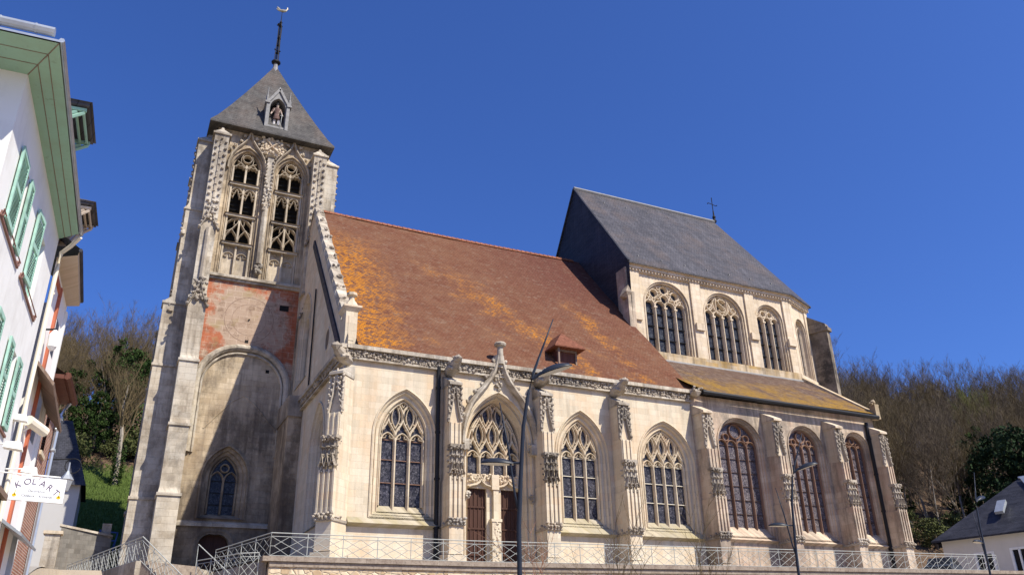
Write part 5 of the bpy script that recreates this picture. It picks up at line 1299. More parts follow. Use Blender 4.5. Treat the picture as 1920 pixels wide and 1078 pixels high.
def shutter(fr, u0, u1, v0, v1, par, open_deg=0, hinge='l'):
    s = MB(); w = u1-u0
    # local: a along width from the hinge, rotates out of the wall
    ca, sa = math.cos(math.radians(open_deg)), math.sin(math.radians(open_deg))
    def P(a, v, t):
        if hinge == 'l': return fr(u0+a*ca+t*sa*0, v, -.03-a*sa-t)
        return fr(u1-a*ca, v, -.03-a*sa-t)
    def bx(a0, a1, v0_, v1_, t0, t1): s.hexa([P(a0, v0_, t0), P(a1, v0_, t0), P(a1, v0_, t1), P(a0, v0_, t1), P(a0, v1_, t0), P(a1, v1_, t0), P(a1, v1_, t1), P(a0, v1_, t1)])
    st_ = .075
    bx(0, st_, v0, v1, 0, .045); bx(w-st_, w, v0, v1, 0, .045)
    vm = (v0+v1)/2
    for a, b in ((v0, v0+.1), (v1-.09, v1), (vm-.05, vm+.05)): bx(st_, w-st_, a, b, 0, .045)
    v = v0+.13
    while v < v1-.12:
        if abs(v-vm) > .08:
            s.hexa([P(st_, v, .0), P(w-st_, v, .0), P(w-st_, v-.035, .04), P(st_, v-.035, .04), P(st_, v+.012, .0), P(w-st_, v+.012, .0), P(w-st_, v-.023, .04), P(st_, v-.023, .04)])
        v += .06
    return s.build('shutter', M['green_light'], par)
shutter(FHs, .90, 1.66, 9.08, 10.62, h1, 0); shutter(FHs, 2.18, 2.62, 9.08, 10.62, h1, 0)
shutter(FHs, 3.62, 4.26, 9.08, 10.70, h1, 4)
shutter(FHs, 2.2, 2.85, 6.3, 7.85, h1); shutter(FHs, .65, 1.3, 6.3, 7.85, h1); shutter(FHs, 3.85, 4.4, 6.3, 7.85, h1); shutter(FHs, 5.2, 5.75, 6.3, 7.85, h1)
s2 = MB(); s2.fbox(FHs, 4.42, 5.38, 9.14, 10.64, .08, .14)
for i in range(1, 5): s2.fbox(FHs, 4.42+i*.192-.012, 4.42+i*.192+.012, 9.14, 10.64, .06, .09)
s2.build('closed_shutter', M['green_light'], h1)
for u0, u1 in ((.6, 3.0), (3.4, 6.05)):
    sl = MB()
    sl.fbox(FHs, u0, u1, 8.98, 9.02, -.04, .02); sl.fbox(FHs, u0+.02, u1-.02, 9.09, 9.11, -.07, -.05)
    for u in (u0+.1, u1-.1): sl.fbox(FHs, u-.012, u+.012, 9.0, 9.11, -.068, .0)
    sl.build('window_sill', M['sill_paint'], h1)
for u0, u1 in ((.3, 3.0), (3.7, 5.9)):
    sl = MB(); sl.fbox(FHs, u0, u1, 6.2, 6.25, -.045, .02); sl.build('window_sill', M['sill_paint'], h1)
so = MB(); ov = .58; so_s = -1.05
A_ = [FHs(so_s, 11.66, -ov), FHs(6.6, 11.66, -.46), FHs(6.95, 11.6, .02), FHs(0, 11.6, 0)]
so.quad(*A_); so.quad(FHs(so_s, 11.66, -ov), FHs(0, 11.6, 0), FHs(0, 11.6, 8), FHs(so_s, 11.66, 8.6))
soff = so.build('soffit', M['green'], h1)
jt = MB()
for t in (.33, .66):
    a = A_[3]+(A_[0]-A_[3])*t; b = A_[2]+(A_[1]-A_[2])*t; jt.tube([a-Vector((0, 0, .004)), b-Vector((0, 0, .004))], .008, 4)
    c = FHs(0, 11.6, 8)+(FHs(so_s, 11.66, 8.6)-FHs(0, 11.6, 8))*t; jt.tube([a-Vector((0, 0, .004)), c-Vector((0, 0, .004))], .008, 4)
jt.tube([A_[3]-Vector((0, 0, .004)), A_[0]-Vector((0, 0, .004))], .01, 4)
jt.build('board_joint', M['brown_wood'], soff)
rf_ = MB()
ed = [FHs(so_s-.05, 11.70, -ov-.04), FHs(6.65, 11.70, -.50), FHs(6.95, 11.70, 8.6), FHs(so_s-.06, 11.70, 8.6)]
rg = [FHs(3.0, 13.9, 3.8), FHs(4.6, 13.9, 3.8)]
lo_ = [p-Vector((0, 0, .045)) for p in ed]
rf_.add(ed+lo_+rg, [(0, 1, 9, 8), (1, 2, 9), (2, 3, 8, 9), (3, 0, 8), (0, 4, 5, 1), (3, 7, 4, 0)])
hr1 = rf_.build('roof', M['zinc'], h1)
gt_ = MB(); gt_.tube([FHs(so_s-.02, 11.86, -ov+.1), FHs(so_s-.02, 11.86, 8.6)], .085, 8); gt_.tube([FHs(so_s, 11.74, -ov-.03), FHs(6.8, 11.74, -.50)], .05, 6)
for d in (-.2, .35, .9, 1.45): gt_.tube([FHs(so_s-.02, 11.86, d), FHs(so_s-.02, 11.86, d+.03)], .095, 8)
gt_.build('gutter', M['zinc'], hr1)
dp = MB(); dp.tube([FHs(6.75, 11.65, -.50), FHs(6.95, 11.45, -.3), FHs(7.12, 11.3, -.1), FHs(7.18, 10.8, -.07), FHs(7.25, 0, -.07)], .055, 8)
for v in (10.2, 8.6, 7.0, 5.6): dp.tube([FHs(7.25, v, -.07), FHs(7.25, v+.05, -.07)], .07, 8)
dp.build('downpipe', M['cream_paint'], h1)
# dormer hoods with timber fretwork
def dormer_hood(u0, u1, z, proj, par, pm, bm):
    d = MB(); um = (u0+u1)/2
    d.hexa([FHs(u0, z, -proj), FHs(u1, z, -proj), FHs(u1, z, 1.6), FHs(u0, z, 1.6), FHs(u0, z+.07, -proj), FHs(u1, z+.07, -proj), FHs(u1, z+.07, 1.6), FHs(u0, z+.07, 1.6)])
    d.hexa([FHs(u0-.05, z+.07, -proj-.05), FHs(u1+.05, z+.07, -proj-.05), FHs(u1+.05, z+.07, 1.6), FHs(u0-.05, z+.07, 1.6), FHs(um-.3, z+.3, -proj+.25), FHs(um+.3, z+.3, -proj+.25), FHs(um+.3, z+.3, 1.6), FHs(um-.3, z+.3, 1.6)])
    o = d.build('dormer', M['slate'], par)
    f = MB()
    for u in (u0+.12, u1-.12):
        f.fbox(FHs, u-.05, u+.05, z-.72, z, -.1, 1.4)
        for t in (.5, .75, 1.0):
            f.tube([FHs(u, z-.68*t, -.12), FHs(u, z-.38*t, -.12-(proj-.2)*.35*t), FHs(u, z-.12, -.12-(proj-.2)*t)], .04, 5)
        f.tube([FHs(u, z-.06, -proj+.05), FHs(u, z-.06, .2)], .05, 5)
    for t in (.2, .45, .7, .95): f.tube([FHs(u0+.1, z-.08, -.12-(proj-.2)*t), FHs(u1-.1, z-.08, -.12-(proj-.2)*t)], .03, 5)
    f.build('fretwork', pm, o)
    b = MB(); b.fbox(FHs, u0+.15, u1-.15, z-.7, z-.05, .05, 1.5); b.build('panel', bm, o)
dormer_hood(2.0, 3.55, 12.5, .78, h1, M['green'], M['brown_wood'])
# second house: white with a red painted post, cream soffit
h2 = thing('timbered_house', 'narrow white house with red painted posts and a cream boarded soffit', 'house', tuple(FHs(7.3, 0)))
w_ = MB(); w_.face_holes(FHs, [(7.3, -1), (7.3, 11.3), (10.75, 11.3), (10.75, -1)], [rect(9.5, 10.1, 9.4, 10.4), rect(9.4, 10.1, 7.0, 8.2)]); w_.quad(FHs(10.75, -1), FHs(10.75, -1, 8), FHs(10.75, 11.3, 8), FHs(10.75, 11.3)); w_.build('wall', M['white_wall2'], h2)
for v0, v1 in ((9.4, 10.4), (7.0, 8.2)):
    p_ = MB(); p_.fbox(FHs, 9.4, 10.15, v0, v1, .15, .2); wi = p_.build('window', M['window_dark'], h2)
    p_ = MB()
    for a in (9.42, 9.75, 10.08): p_.fbox(FHs, a-.03, a+.03, v0, v1, .1, .16)
    p_.build('frame', M['white_paint'], wi)
p_ = MB(); p_.fbox(FHs, 8.72, 8.92, 3, 11.0, -.07, .02); p_.fbox(FHs, 7.4, 8.7, 10.8, 10.95, -.05, .02); p_.build('timber_post', M['red_paint'], h2)
p_ = MB(); p_.fbox(FHs, 7.45, 7.62, 3, 11.2, -.06, .02); p_.fbox(FHs, 10.5, 10.74, 3, 11.0, -.07, .02); p_.build('timber_post', M['white_paint'], h2)
p_ = MB(); p_.quad(FHs(7.0, 11.25, -.50), FHs(10.6, 11.25, -.33), FHs(10.6, 11.2, 0), FHs(7.2, 11.2, 0))
p_.quad(FHs(7.0, 11.25, -.50), FHs(10.6, 11.25, -.33), FHs(10.6, 11.42, -.35), FHs(7.0, 11.42, -.52)); s_ = p_.build('soffit', M['cream_board'], h2)
p_ = MB(); p_.add([FHs(7.0, 11.43, -.54), FHs(10.6, 11.43, -.37), FHs(10.6, 14.6, 4), FHs(7.0, 14.6, 4)], [(0, 1, 2, 3)]); p_.tube([FHs(7.0, 11.4, -.54), FHs(10.6, 11.4, -.37)], .05, 6); p_.build('roof', M['slate_dark'], h2)
dormer_hood(6.4, 7.7, 12.45, .68, h2, M['cream_board'], M['brown_wood'])
p_ = MB(); p_.hexa([FHs(7.6, 8.5, -.02), FHs(10.9, 8.1, -.02), FHs(10.9, 8.2, -.02), FHs(7.6, 8.6, -.02), FHs(7.6, 7.95, -.5), FHs(10.9, 7.55, -.5), FHs(10.9, 7.63, -.52), FHs(7.6, 8.03, -.52)]); p_.build('canopy', M['brown_wood'], h2)
# third house: brick with a brown half-round gutter
h3 = thing('brick_house', 'low red brick house with a brown gutter and white corner pipe', 'house', tuple(FHs(10.8, 0)))
w_ = MB(); w_.face_holes(FHs, [(10.8, -1), (10.8, 9.2), (13.6, 9.2), (13.6, -1)], [rect(11.6, 12.3, 7.2, 8.4)]); w_.quad(FHs(13.6, -1), FHs(13.6, -1, 7), FHs(13.6, 9.2, 7), FHs(13.6, 9.2)); w_.build('wall', M['brick'], h3)
p_ = MB(); p_.fbox(FHs, 11.6, 12.3, 7.2, 8.4, .12, .2); wi = p_.build('window', M['window_dark'], h3)
p_ = MB(); p_.fbox(FHs, 11.5, 12.4, 7.08, 7.2, -.06, .1); p_.fbox(FHs, 11.5, 12.4, 8.4, 8.55, -.03, .02); p_.build('frame', M['stone_trim'], wi)
p_ = MB(); p_.add([FHs(10.8, 9.25, -.34), FHs(13.7, 9.25, -.34), FHs(13.7, 11.6, 3.5), FHs(10.8, 11.6, 3.5)], [(0, 1, 2, 3)]); p_.fbox(FHs, 10.8, 13.65, 9.1, 9.22, -.3, .02); r_ = p_.build('roof', M['dormer_wood'], h3)
p_ = MB(); p_.tube([FHs(10.85, 9.2, -.38), FHs(13.7, 9.2, -.38)], .11, 8); p_.build('gutter', M['dormer_wood'], r_)
p_ = MB(); p_.tube([FHs(13.45, 9.1, -.3), FHs(13.4, 8.7, -.1), FHs(13.4, 0, -.08)], .06, 6)
for v in (8.6, 8.25, 7.6): p_.blob(FHs(13.4, v, -.1), .1, .2)
p_.build('downpipe', M['zinc'], h3)
# arm lamps lighting the shop fronts
def arm_lamp(u, v, reach, label):
    r = thing('shop_lamp', label, 'lamp', tuple(FHs(u, v)), 'arm lamps over the shop fronts')
    m = MB(); m.tube([FHs(u, v, .0), FHs(u, v+.03, -reach)], .018, 6); m.build('arm', M['white_paint'], r)
    m = MB(); m.hexa([FHs(u-.12, v-.1, -reach-.16), FHs(u+.12, v-.1, -reach-.16), FHs(u+.12, v-.06, -reach+.18), FHs(u-.12, v-.06, -reach+.18), FHs(u-.1, v+.06, -reach-.12), FHs(u+.1, v+.06, -reach-.12), FHs(u+.1, v+.06, -reach+.14), FHs(u-.1, v+.06, -reach+.14)]); m.build('lamp_head', M['white_paint'], r)
arm_lamp(3.9, 5.62, .55, 'white arm lamp in front of the shop sign, nearest the white house corner')
arm_lamp(7.0, 5.75, .50, 'white arm lamp just above the hanging shop sign')
arm_lamp(6.6, 6.85, .12, 'stubby white lamp on the cream downpipe above the shop sign')
fl_ = thing('wall_floodlight', 'cylindrical cream floodlight on the timbered house wall', 'lamp', tuple(FHs(8.2, 7.0)))
m = MB(); m.tube([FHs(7.9, 7.12, -.1), FHs(8.5, 7.0, -.42)], .13, 10); m.build('body', M['cream_paint'], fl_); m = MB(); m.tube([FHs(8.1, 6.9, 0), FHs(8.1, 7.05, -.2)], .03, 6); m.build('bracket', M['white_paint'], fl_)
dish = thing('wall_lantern', 'small white lantern on the white house wall by the red post', 'lamp', tuple(FHs(8.1, 9.2)))
m = MB(); m.lathe(FHs(8.1, 0, -.22), [(.04, 9.0), (.12, 9.1), (.14, 9.4), (.05, 9.55)], 8); m.build('lamp_head', M['white_paint'], dish); m = MB(); m.tube([FHs(8.1, 9.55, 0), FHs(8.1, 9.58, -.22)], .025, 6); m.build('arm', M['iron'], dish)
# hanging sign, perpendicular to the facade, facing down the street
SY = -18.0
sg = thing('hanging_sign', 'white shop sign reading KOL\'ART with plum letters, hanging out from the facade', 'sign', (-1.5, SY, 5.05))
import itertools
ss = lambda u, v: Vector((-1.98+u*.82, SY-.045, 4.80+(v-.035*u)*.83))
m = MB(); a = [(0, 0), (1.23, 0), (1.23, .60), (0, .60)]
m.hexa([(-1.98, SY-.04, 4.80), (-.97, SY-.04, 4.765), (-.97, SY+.04, 4.765), (-1.98, SY+.04, 4.80), (-1.98, SY-.04, 5.30), (-.97, SY-.04, 5.263), (-.97, SY+.04, 5.263), (-1.98, SY+.04, 5.30)]); m.build('board', M['sign_white'], sg)
m = MB()
for ch, u, v, r in (('K', .15, .37, .55), ('O', .35, .46, .25), ('L', .50, .48, .06), ('\u2019', .60, .50, 0), ('A', .70, .44, -.22), ('R', .87, .36, -.42), ('T', 1.03, .25, -.58)): text_mesh(m, ss, ch, .22, u, v, rot=r, shear=.12)
m.build('lettering', M['sign_ink'], sg)
m = MB(); text_mesh(m, ss, 'D\u00e9coration', .088, .60, .25, shear=.25); text_mesh(m, ss, 'Cadeaux - Artisanat', .088, .62, .13, shear=.25); m.build('small_lettering', M['sign_grey'], sg)
m = MB()
for u, v in ((.12, .12), (1.12, .14)):
    m.add([ss(u+.05*math.cos(k*math.pi/5), v+.04*math.sin(k*math.pi/5)) for k in range(10)], [tuple(range(10))]); m.add([ss(u-.012, v), ss(u+.012, v), ss(u+.02, v+.12), ss(u+.004, v+.12)], [(0, 1, 2, 3)])
m.build('yellow_mark', M['sign_yellow'], sg)
m = MB(); m.tube([(-2.5, SY, 5.36), (-1.1, SY, 5.31)], .016, 6); m.build('bracket', M['white_paint'], sg)
m = MB(); m.fslope(FHs, 9.3, 9.5, 5.0, 5.1, -.5, 0, .02)
# dark green shopfront with a moulded fascia at the bottom left
sh = thing('shop_facade', 'dark green shop front with white framed canopy at the foot of the white house', 'shop', tuple(FHs(4, 3)))
m = MB(); m.fbox(FHs, 2.6, 6.6, 4.55, 5.0, -.12, .02); m.fbox(FHs, 2.6, 6.6, 1.5, 4.55, -.08, .02); m.build('fascia', M['green_dark'], sh)
m = MB(); m.fbox(FHs, 2.5, 6.7, 5.0, 5.12, -.22, .02); m.fbox(FHs, 2.5, 6.7, 4.42, 4.55, -.2, .02); m.build('moulding', M['brown_wood'], sh)
m = MB(); m.hexa([FHs(7.4, 4.7, -.02), FHs(10.4, 4.7, -.02), FHs(10.4, 4.78, -.02), FHs(7.4, 4.78, -.02), FHs(7.4, 4.35, -.55), FHs(10.4, 4.35, -.55), FHs(10.4, 4.41, -.56), FHs(7.4, 4.41, -.56)]); m.fbox(FHs, 7.4, 7.55, 2, 4.7, -.1, .02); m.fbox(FHs, 10.25, 10.4, 2, 4.7, -.1, .02); m.build('canopy', M['zinc'], sh)
# iron scroll bracket lantern on the brick house
la = thing('iron_lantern', 'old glazed street lantern hanging from a scrolled iron bracket past the brick house', 'lantern', tuple(FHs(13.5, 7.3)))
lx = Vector(FHs(13.5, 0, -.62))
m = MB(); m.tube([FHs(13.5, 7.35, 0), FHs(13.5, 7.4, -.62)], .02, 6); m.tube([FHs(13.5, 7.2+.22*math.sin(k*math.pi/8), -.72+.22*math.cos(k*math.pi/8)) for k in range(17)], .016, 5); m.build('bracket', M['iron'], la)
m = MB(); m.lathe((lx.x, lx.y, 0), [(.1, 6.45), (.17, 6.75), (.2, 6.78), (.1, 6.92), (.03, 7.05), (.02, 7.3)], 6); m.build('lamp_glass', M['zinc'], la)

# ------------------------------------------------------------------ things behind, on the left
gp = thing('gate_pillar', 'square pale stone gate pillar with a flat white cap', 'pillar', (-2.55, 12, 6))
m = MB(); m.box(-2.9, -2.2, 11.7, 12.4, 5.5, 7.95); m.build('shaft', M['stone_grey'], gp); m = MB(); m.box(-3.0, -2.1, 11.6, 12.5, 7.95, 8.1); m.build('cap', M['stone_trim'], gp)
gw = thing('garden_wall', 'low grey rubble garden wall with a pale coping behind the gate pillar', 'wall', (-1.2, 16, 6))
m = MB(); m.hexa([(-2.4, 15.8, 5), (.25, 17, 5), (.25, 17.4, 5), (-2.4, 16.2, 5), (-2.4, 15.8, 8.9), (.25, 17, 8.55), (.25, 17.4, 8.55), (-2.4, 16.2, 8.9)]); m.build('wall', M['rubble_shaded'], gw)
m = MB(); m.hexa([(-2.5, 15.7, 8.9), (.3, 16.9, 8.55), (.3, 17.5, 8.55), (-2.5, 16.3, 8.9), (-2.5, 15.7, 9.02), (.3, 16.9, 8.67), (.3, 17.5, 8.67), (-2.5, 16.3, 9.02)]); m.box(-.35, .15, 16.9, 17.4, 8.5, 9.3); m.build('coping', M['stone_grey'], gw)
sh_ = thing('slate_cottage', 'small grey cottage with a steep dark slate roof below the wooded left hill', 'house', (-5, 22, 7))
m = MB(); m.box(-9, -2.0, 20, 25.5, 6, 12.1); m.quad((-2.0, 20, 12.1), (-2.0, 25.5, 12.1), (-3.4, 22.7, 16.4)); m.build('wall', M['grey_wall'], sh_)
m = MB(); m.add([Vector(v) for v in ((-9.3, 19.6, 11.9), (-1.7, 19.6, 11.9), (-3.3, 22.7, 16.6), (-9.3, 22.7, 16.6), (-1.7, 25.9, 11.9), (-9.3, 25.9, 11.9))], [(0, 1, 2, 3), (1, 4, 2), (3, 2, 4, 5)]); rr_ = m.build('roof', M['slate_dark'], sh_)
m = MB(); m.box(-5.2, -3.9, 19.7, 21.6, 12.4, 14.0); m.build('dormer', M['blue'], rr_)
m = MB(); m.box(-5.0, -4.1, 19.66, 19.72, 12.6, 13.8); m.build('pane', M['zinc'], rr_)
bf = MB()
for a, b in (((-.6, 27, 8.9), (-.5, 27, 10.3)), ((.5, 27.3, 8.9), (.62, 27.3, 10.2)), ((-.55, 27, 9.6), (.56, 27.3, 9.6)), ((-.5, 27, 10.2), (.6, 27.3, 10.15)), ((-.8, 27.8, 9.0), (-.55, 27, 9.6)), ((.4, 28, 9.2), (.56, 27.3, 9.6))): bf.tube([a, b], .05, 5)
tag(bf.build('garden_chair', M['blue'], None), 'small blue framed garden chair on the grass below the wood', 'chair')

# ------------------------------------------------------------------ house and car on the right
azr = math.radians
def pol(az, d, z): return Vector((math.sin(azr(az))*d, -38+math.cos(azr(az))*d, z))
rh = thing('slate_roofed_house', 'white rendered house with a grey slate roof, roof window and ochre base beyond the railing', 'house', tuple(pol(56, 80, 6.5)))
pA = pol(52.2, 82, 0); pB = pol(60.5, 77, 0)          # front wall
dirh = (pB-pA).normalized(); nrm = Vector((dirh.y, -dirh.x, 0))
class FrR:
    U = dirh; N = nrm
    def __call__(s, u, v, d=0.0): return Vector((pA.x, pA.y, 0)) + dirh*u + Vector((0, 0, v)) - nrm*d
FRr = FrR(); LR = (pB-pA).length+3
wn_ = [rect(2.6, 4.0, 7.35, 8.75), rect(5.5, 6.7, 7.1, 8.85)]
m = MB(); m.face_holes(FRr, [(0, 6.7), (0, 10.1), (LR, 10.1), (LR, 6.7)], wn_); m.quad(FRr(0, 5), FRr(0, 5, 9), FRr(0, 10.1, 9), FRr(0, 10.1)); m.build('wall', M['cream_wall'], rh)
m = MB(); m.fbox(FRr, -.05, LR, 5, 6.7, -.05, .1); m.build('base', M['orange_wall'], rh)
for r_ in wn_:
    u0, u1, v0, v1 = r_[0][0], r_[2][0], r_[0][1], r_[1][1]
    m = MB(); m.fbox(FRr, u0, u1, v0, v1, .12, .2); wi = m.build('window', M['window_dark'], rh)
    m = MB(); mu = (u0+u1)/2
    for a, b, c, d in ((u0-.12, u0+.08, v0-.1, v1+.1), (u1-.08, u1+.12, v0-.1, v1+.1), (mu-.07, mu+.07, v0, v1), (u0+.08, u1-.08, v1-.07, v1+.1), (u0+.08, u1-.08, v0-.1, v0+.06)): m.fbox(FRr, a, b, c, d, -.03, .14)
    m.build('frame', M['white_paint'], wi)
m = MB()
e0_, e1_, e2_, e3_ = FRr(-.6, 10.1, -.5), FRr(LR+.5, 10.1, -.5), FRr(LR+.5, 10.1, 9.5), FRr(-.6, 10.1, 9.5); g0, g1 = FRr(5.6, 14.9, 4.5), FRr(LR-3, 14.9, 4.5)
lo_ = [p-Vector((0, 0, .15)) for p in (e0_, e1_, e2_, e3_)]
m.add([e0_, e1_, e2_, e3_, g0, g1]+lo_, [(0, 1, 5, 4), (1, 2, 5), (2, 3, 4, 5), (3, 0, 4), (0, 6, 7, 1), (3, 9, 6, 0)]); rr_ = m.build('roof', M['slate_dark'], rh)
m = MB(); m.quad(FRr(5.75, 14.97, 4.3), FRr(LR+.4, 14.97, 4.3), FRr(LR+.4, 13.0, 1.6), FRr(7.2, 13.2, 2.5)); m.tube([g0+Vector((0, 0, .06)), g1+Vector((0, 0, .06))], .12, 6); m.build('zinc_slope', M['zinc'], rr_)
m = MB(); m.hexa([FRr(4.6, 11.75, .9), FRr(5.3, 11.75, .9), FRr(5.3, 12.7, 1.9), FRr(4.6, 12.7, 1.9), FRr(4.6, 11.95, .75), FRr(5.3, 11.95, .75), FRr(5.3, 12.95, 1.75), FRr(4.6, 12.95, 1.75)]); m.build('skylight', M['zinc'], rr_)
car = thing('parked_car', 'dark parked car half hidden behind the terrace railing beyond the church', 'car', (52.5, 3.0, zt(52)))
cz = zt(52); co = Vector((52.5, 3.0, cz)); ca_ = math.radians(28)
def cp_(x, y, z): return co+Vector((x*math.cos(ca_)-y*math.sin(ca_), x*math.sin(ca_)+y*math.cos(ca_), z))
m = MB(); prof = [(-2.1, .35), (-2.1, .75), (-1.2, .92), (-.55, 1.42), (.95, 1.45), (1.75, .98), (2.1, .9), (2.1, .35)]; n = len(prof)
vs = [cp_(x, -.85+(.12 if z > 1.2 else 0), z) for x, z in prof]+[cp_(x, .85-(.12 if z > 1.2 else 0), z) for x, z in prof]
m.add(vs, [tuple(range(n)), tuple(range(2*n-1, n-1, -1))]+[(i, (i+1) % n, n+(i+1) % n, n+i) for i in range(n)]); m.build('body', M['car'], car)
m = MB()
for s in (-1, 1): m.add([cp_(x, s*(.87-(.1 if z > 1.2 else .0)), z) for x, z in ((-1.0, .97), (-.5, 1.34), (.9, 1.37), (1.5, .99))], [(0, 1, 2, 3)])
m.add([cp_(-1.17, -.7, .955), cp_(-1.17, .7, .955), cp_(-.6, .64, 1.4), cp_(-.6, -.64, 1.4)], [(0, 1, 2, 3)]); m.build('side_window', M['window_dark'], car)
for x in (-1.35, 1.3):
    for s in (-1, 1):
        m = MB(); m.tube([cp_(x, s*.72, .32), cp_(x, s*.9, .32)], .32, 14); wh = m.build('wheel', M['tyre'], car)
        m = MB(); m.tube([cp_(x, s*.9, .32), cp_(x, s*.915, .32)], .19, 12); m.build('rim', M['galv'], wh)
# ------------------------------------------------------------------ trees
def grow(seed, height, r0, spread, first, depth, tw_len, lean=0.0, dens=1.0, twigw=.021):
    R = random.Random(seed); tr = MB(); tw = MB()
    def twig(p, d, L):
        d = d.normalized(); side = d.cross(Vector((R.uniform(-1, 1), R.uniform(-1, 1), R.uniform(-1, 1)))).normalized()
        q = p+d*L*.5+Vector((R.uniform(-.1, .1), R.uniform(-.1, .1), R.uniform(0, .12)))*L; e = p+d*L+Vector((0, 0, .1*L))
        w = twigw
        tw.add([p-side*w*.5, p+side*w*.5, q+side*w*.4, q-side*w*.4, e], [(0, 1, 2, 3), (3, 2, 4)])
    def branch(p, d, L, r, lev):
        n = 4 if lev < 2 else 3; pts = [p]; rads = [r]; dd = d.normalized()
        for i in range(n):
            dd = (dd+Vector((R.uniform(-.22, .22), R.uniform(-.22, .22), R.uniform(-.05, .25)))).normalized()
            pts.append(pts[-1]+dd*L/n); rads.append(r*(1-.7*(i+1)/n))
        (tr if lev == 0 else tw).tube(pts, rads, 6 if lev == 0 else (4 if lev == 1 else 3), False)
        if lev >= depth:
            k = int((6+L*4)*dens)
            for j in range(k):
                t = R.uniform(.1, 1)*n; i = min(n-1, int(t)); q = pts[i].lerp(pts[i+1], t-i)
                twig(q, (dd*.9+Vector((R.uniform(-1, 1), R.uniform(-1, 1), R.uniform(-.1, 1.2))).normalized()), tw_len*R.uniform(.5, 1.2))
            return
        kids = {0: first, 1: 6, 2: 4, 3: 3}[lev]
        for j in range(kids):
            t = (R.uniform(.32, 1) if lev == 0 else R.uniform(.2, 1))*n; i = min(n-1, int(t)); q = pts[i].lerp(pts[i+1], t-i)
            a = R.uniform(0, 2*math.pi)
            nd = (dd*R.uniform(.55, 1.0)+Vector((math.cos(a), math.sin(a), R.uniform(.1, .8)))*spread).normalized()
            branch(q, nd, L*R.uniform(.38, .6), max(.012, rads[i]*.55), lev+1)
    branch(Vector((0, 0, -.4)), Vector((lean, 0, 1)), height, r0, 0)
    return tr, tw
protos = []
for i, (h, r, sp, f, dens, tm_n) in enumerate(((14, .22, .8, 13, 1.0, 'twig'), (16, .24, .6, 15, .9, 'twig'), (12, .18, .9, 12, 1.1, 'twig_grey'), (15, .2, .55, 14, 1.0, 'twig_grey'), (11, .15, .8, 12, 1.2, 'twig'), (13, .16, .7, 13, 1.0, 'twig_green'))):
    a, b = grow(100+i, h, r, sp, f, 3, 1.1, .05, dens)
    protos.append((a, b, tm_n, h))
proto_obj = {}
def put_tree(kind, x, y, sc, rot, label, group, z=None, bark_='bark'):
    key = (kind, bark_)
    if key not in proto_obj:
        a, b, tmn, h = protos[kind]
        r = thing('bare_tree', 'x', 'tree', (0, 0, 0))
        a.build('trunk', M[bark_], r); b.build('crown', M[tmn], r)
        proto_obj[key] = r; o = r
    else: o = copy_tree(proto_obj[key])
    o.location = (x, y, ground_z(x, y) if z is None else z); o.rotation_euler = (0, 0, rot); o.scale = (sc, sc, sc*rnd.uniform(.92, 1.1))
    o['label'] = label; o['group'] = group
    return o
rt = random.Random(21)
done = []
def ok(x, y, dmin):
    for a, b in done:
        if (a-x)**2+(b-y)**2 < dmin*dmin: return False
    done.append((x, y)); return True
# right hillside wood
LB_R = 'bare brown tree in the wood on the hillside right of the church'
LB_L = 'bare brown tree in the wood on the hill left of the tower'
n = 0; tries = 0
while n < 195 and tries < 6000:
    tries += 1
    az = rt.uniform(46.5, 62.5); d = rt.uniform(96, 168)
    p = pol(az, d, 0)
    if hill_e(p.x, p.y) < 31: continue
    if 54.8 < az < 62 and d < 110: continue
    if not ok(p.x, p.y, 2.5): continue
    k = rt.choice((0, 1, 2, 3, 4, 0, 1, 3)); b = 'bark_pale' if rt.random() < .6 else 'bark'
    if abs(az-55.2) < 1.0 and 128 < d < 142: k = 5
    put_tree(k, p.x, p.y, rt.uniform(.5, .68), rt.uniform(0, 6.28), LB_R if k != 5 else 'budding yellow green tree in the wood on the right hillside', 'bare trees on the right hillside', bark_=b); n += 1
nr = n
n = 0; tries = 0
while n < 90 and tries < 4000:
    tries += 1
    az = rt.uniform(-8, 4.5); d = rt.uniform(88, 132)
    p = pol(az, d, 0)
    if p.y < 51 or not ok(p.x, p.y, 2.2): continue
    put_tree(rt.choice((0, 1, 2, 3, 4)), p.x, p.y, rt.uniform(.44, .62), rt.uniform(0, 6.28), LB_L, 'bare trees on the left hill', bark_='bark_pale' if rt.random() < .3 else 'bark'); n += 1
print('trees', nr, n)
# ivy-clad and evergreen trees
def leafy(seed, height, rad, base, nleaf, size, mat, shape, hang=0.0):
    R = random.Random(seed); lf = MB(); tr = MB()
    tr.tube([(0, 0, -.4), (.1, .05, height*.5), (.15, 0, height*.96)], [.22, .16, .04], 6)
    clumps = []
    for i in range(int(26+height*3)):
        t = R.random(); z = base+(height-base)*t
        rr = rad*(shape(t))*R.uniform(.35, 1.0); a = R.uniform(0, 6.28)
        clumps.append((Vector((rr*math.cos(a), rr*math.sin(a), z)), R.uniform(.35, .8)*rad*.42))
    for i in range(nleaf):
        c, r = R.choice(clumps); v = Vector((R.gauss(0, 1), R.gauss(0, 1), R.gauss(0, .8))).normalized()*r*R.uniform(.4, 1)
        q = c+v; s = size*R.uniform(.6, 1.3)
        a = Vector((R.uniform(-1, 1), R.uniform(-1, 1), R.uniform(-1, 1)-hang)).normalized(); b = a.cross(Vector((R.uniform(-1, 1), R.uniform(-1, 1), R.uniform(-1, 1)))).normalized()
        lf.add([q-a*s, q+b*s*.6, q+a*s, q-b*s*.6], [(0, 1, 2, 3)])
    return tr, lf
LP = {}
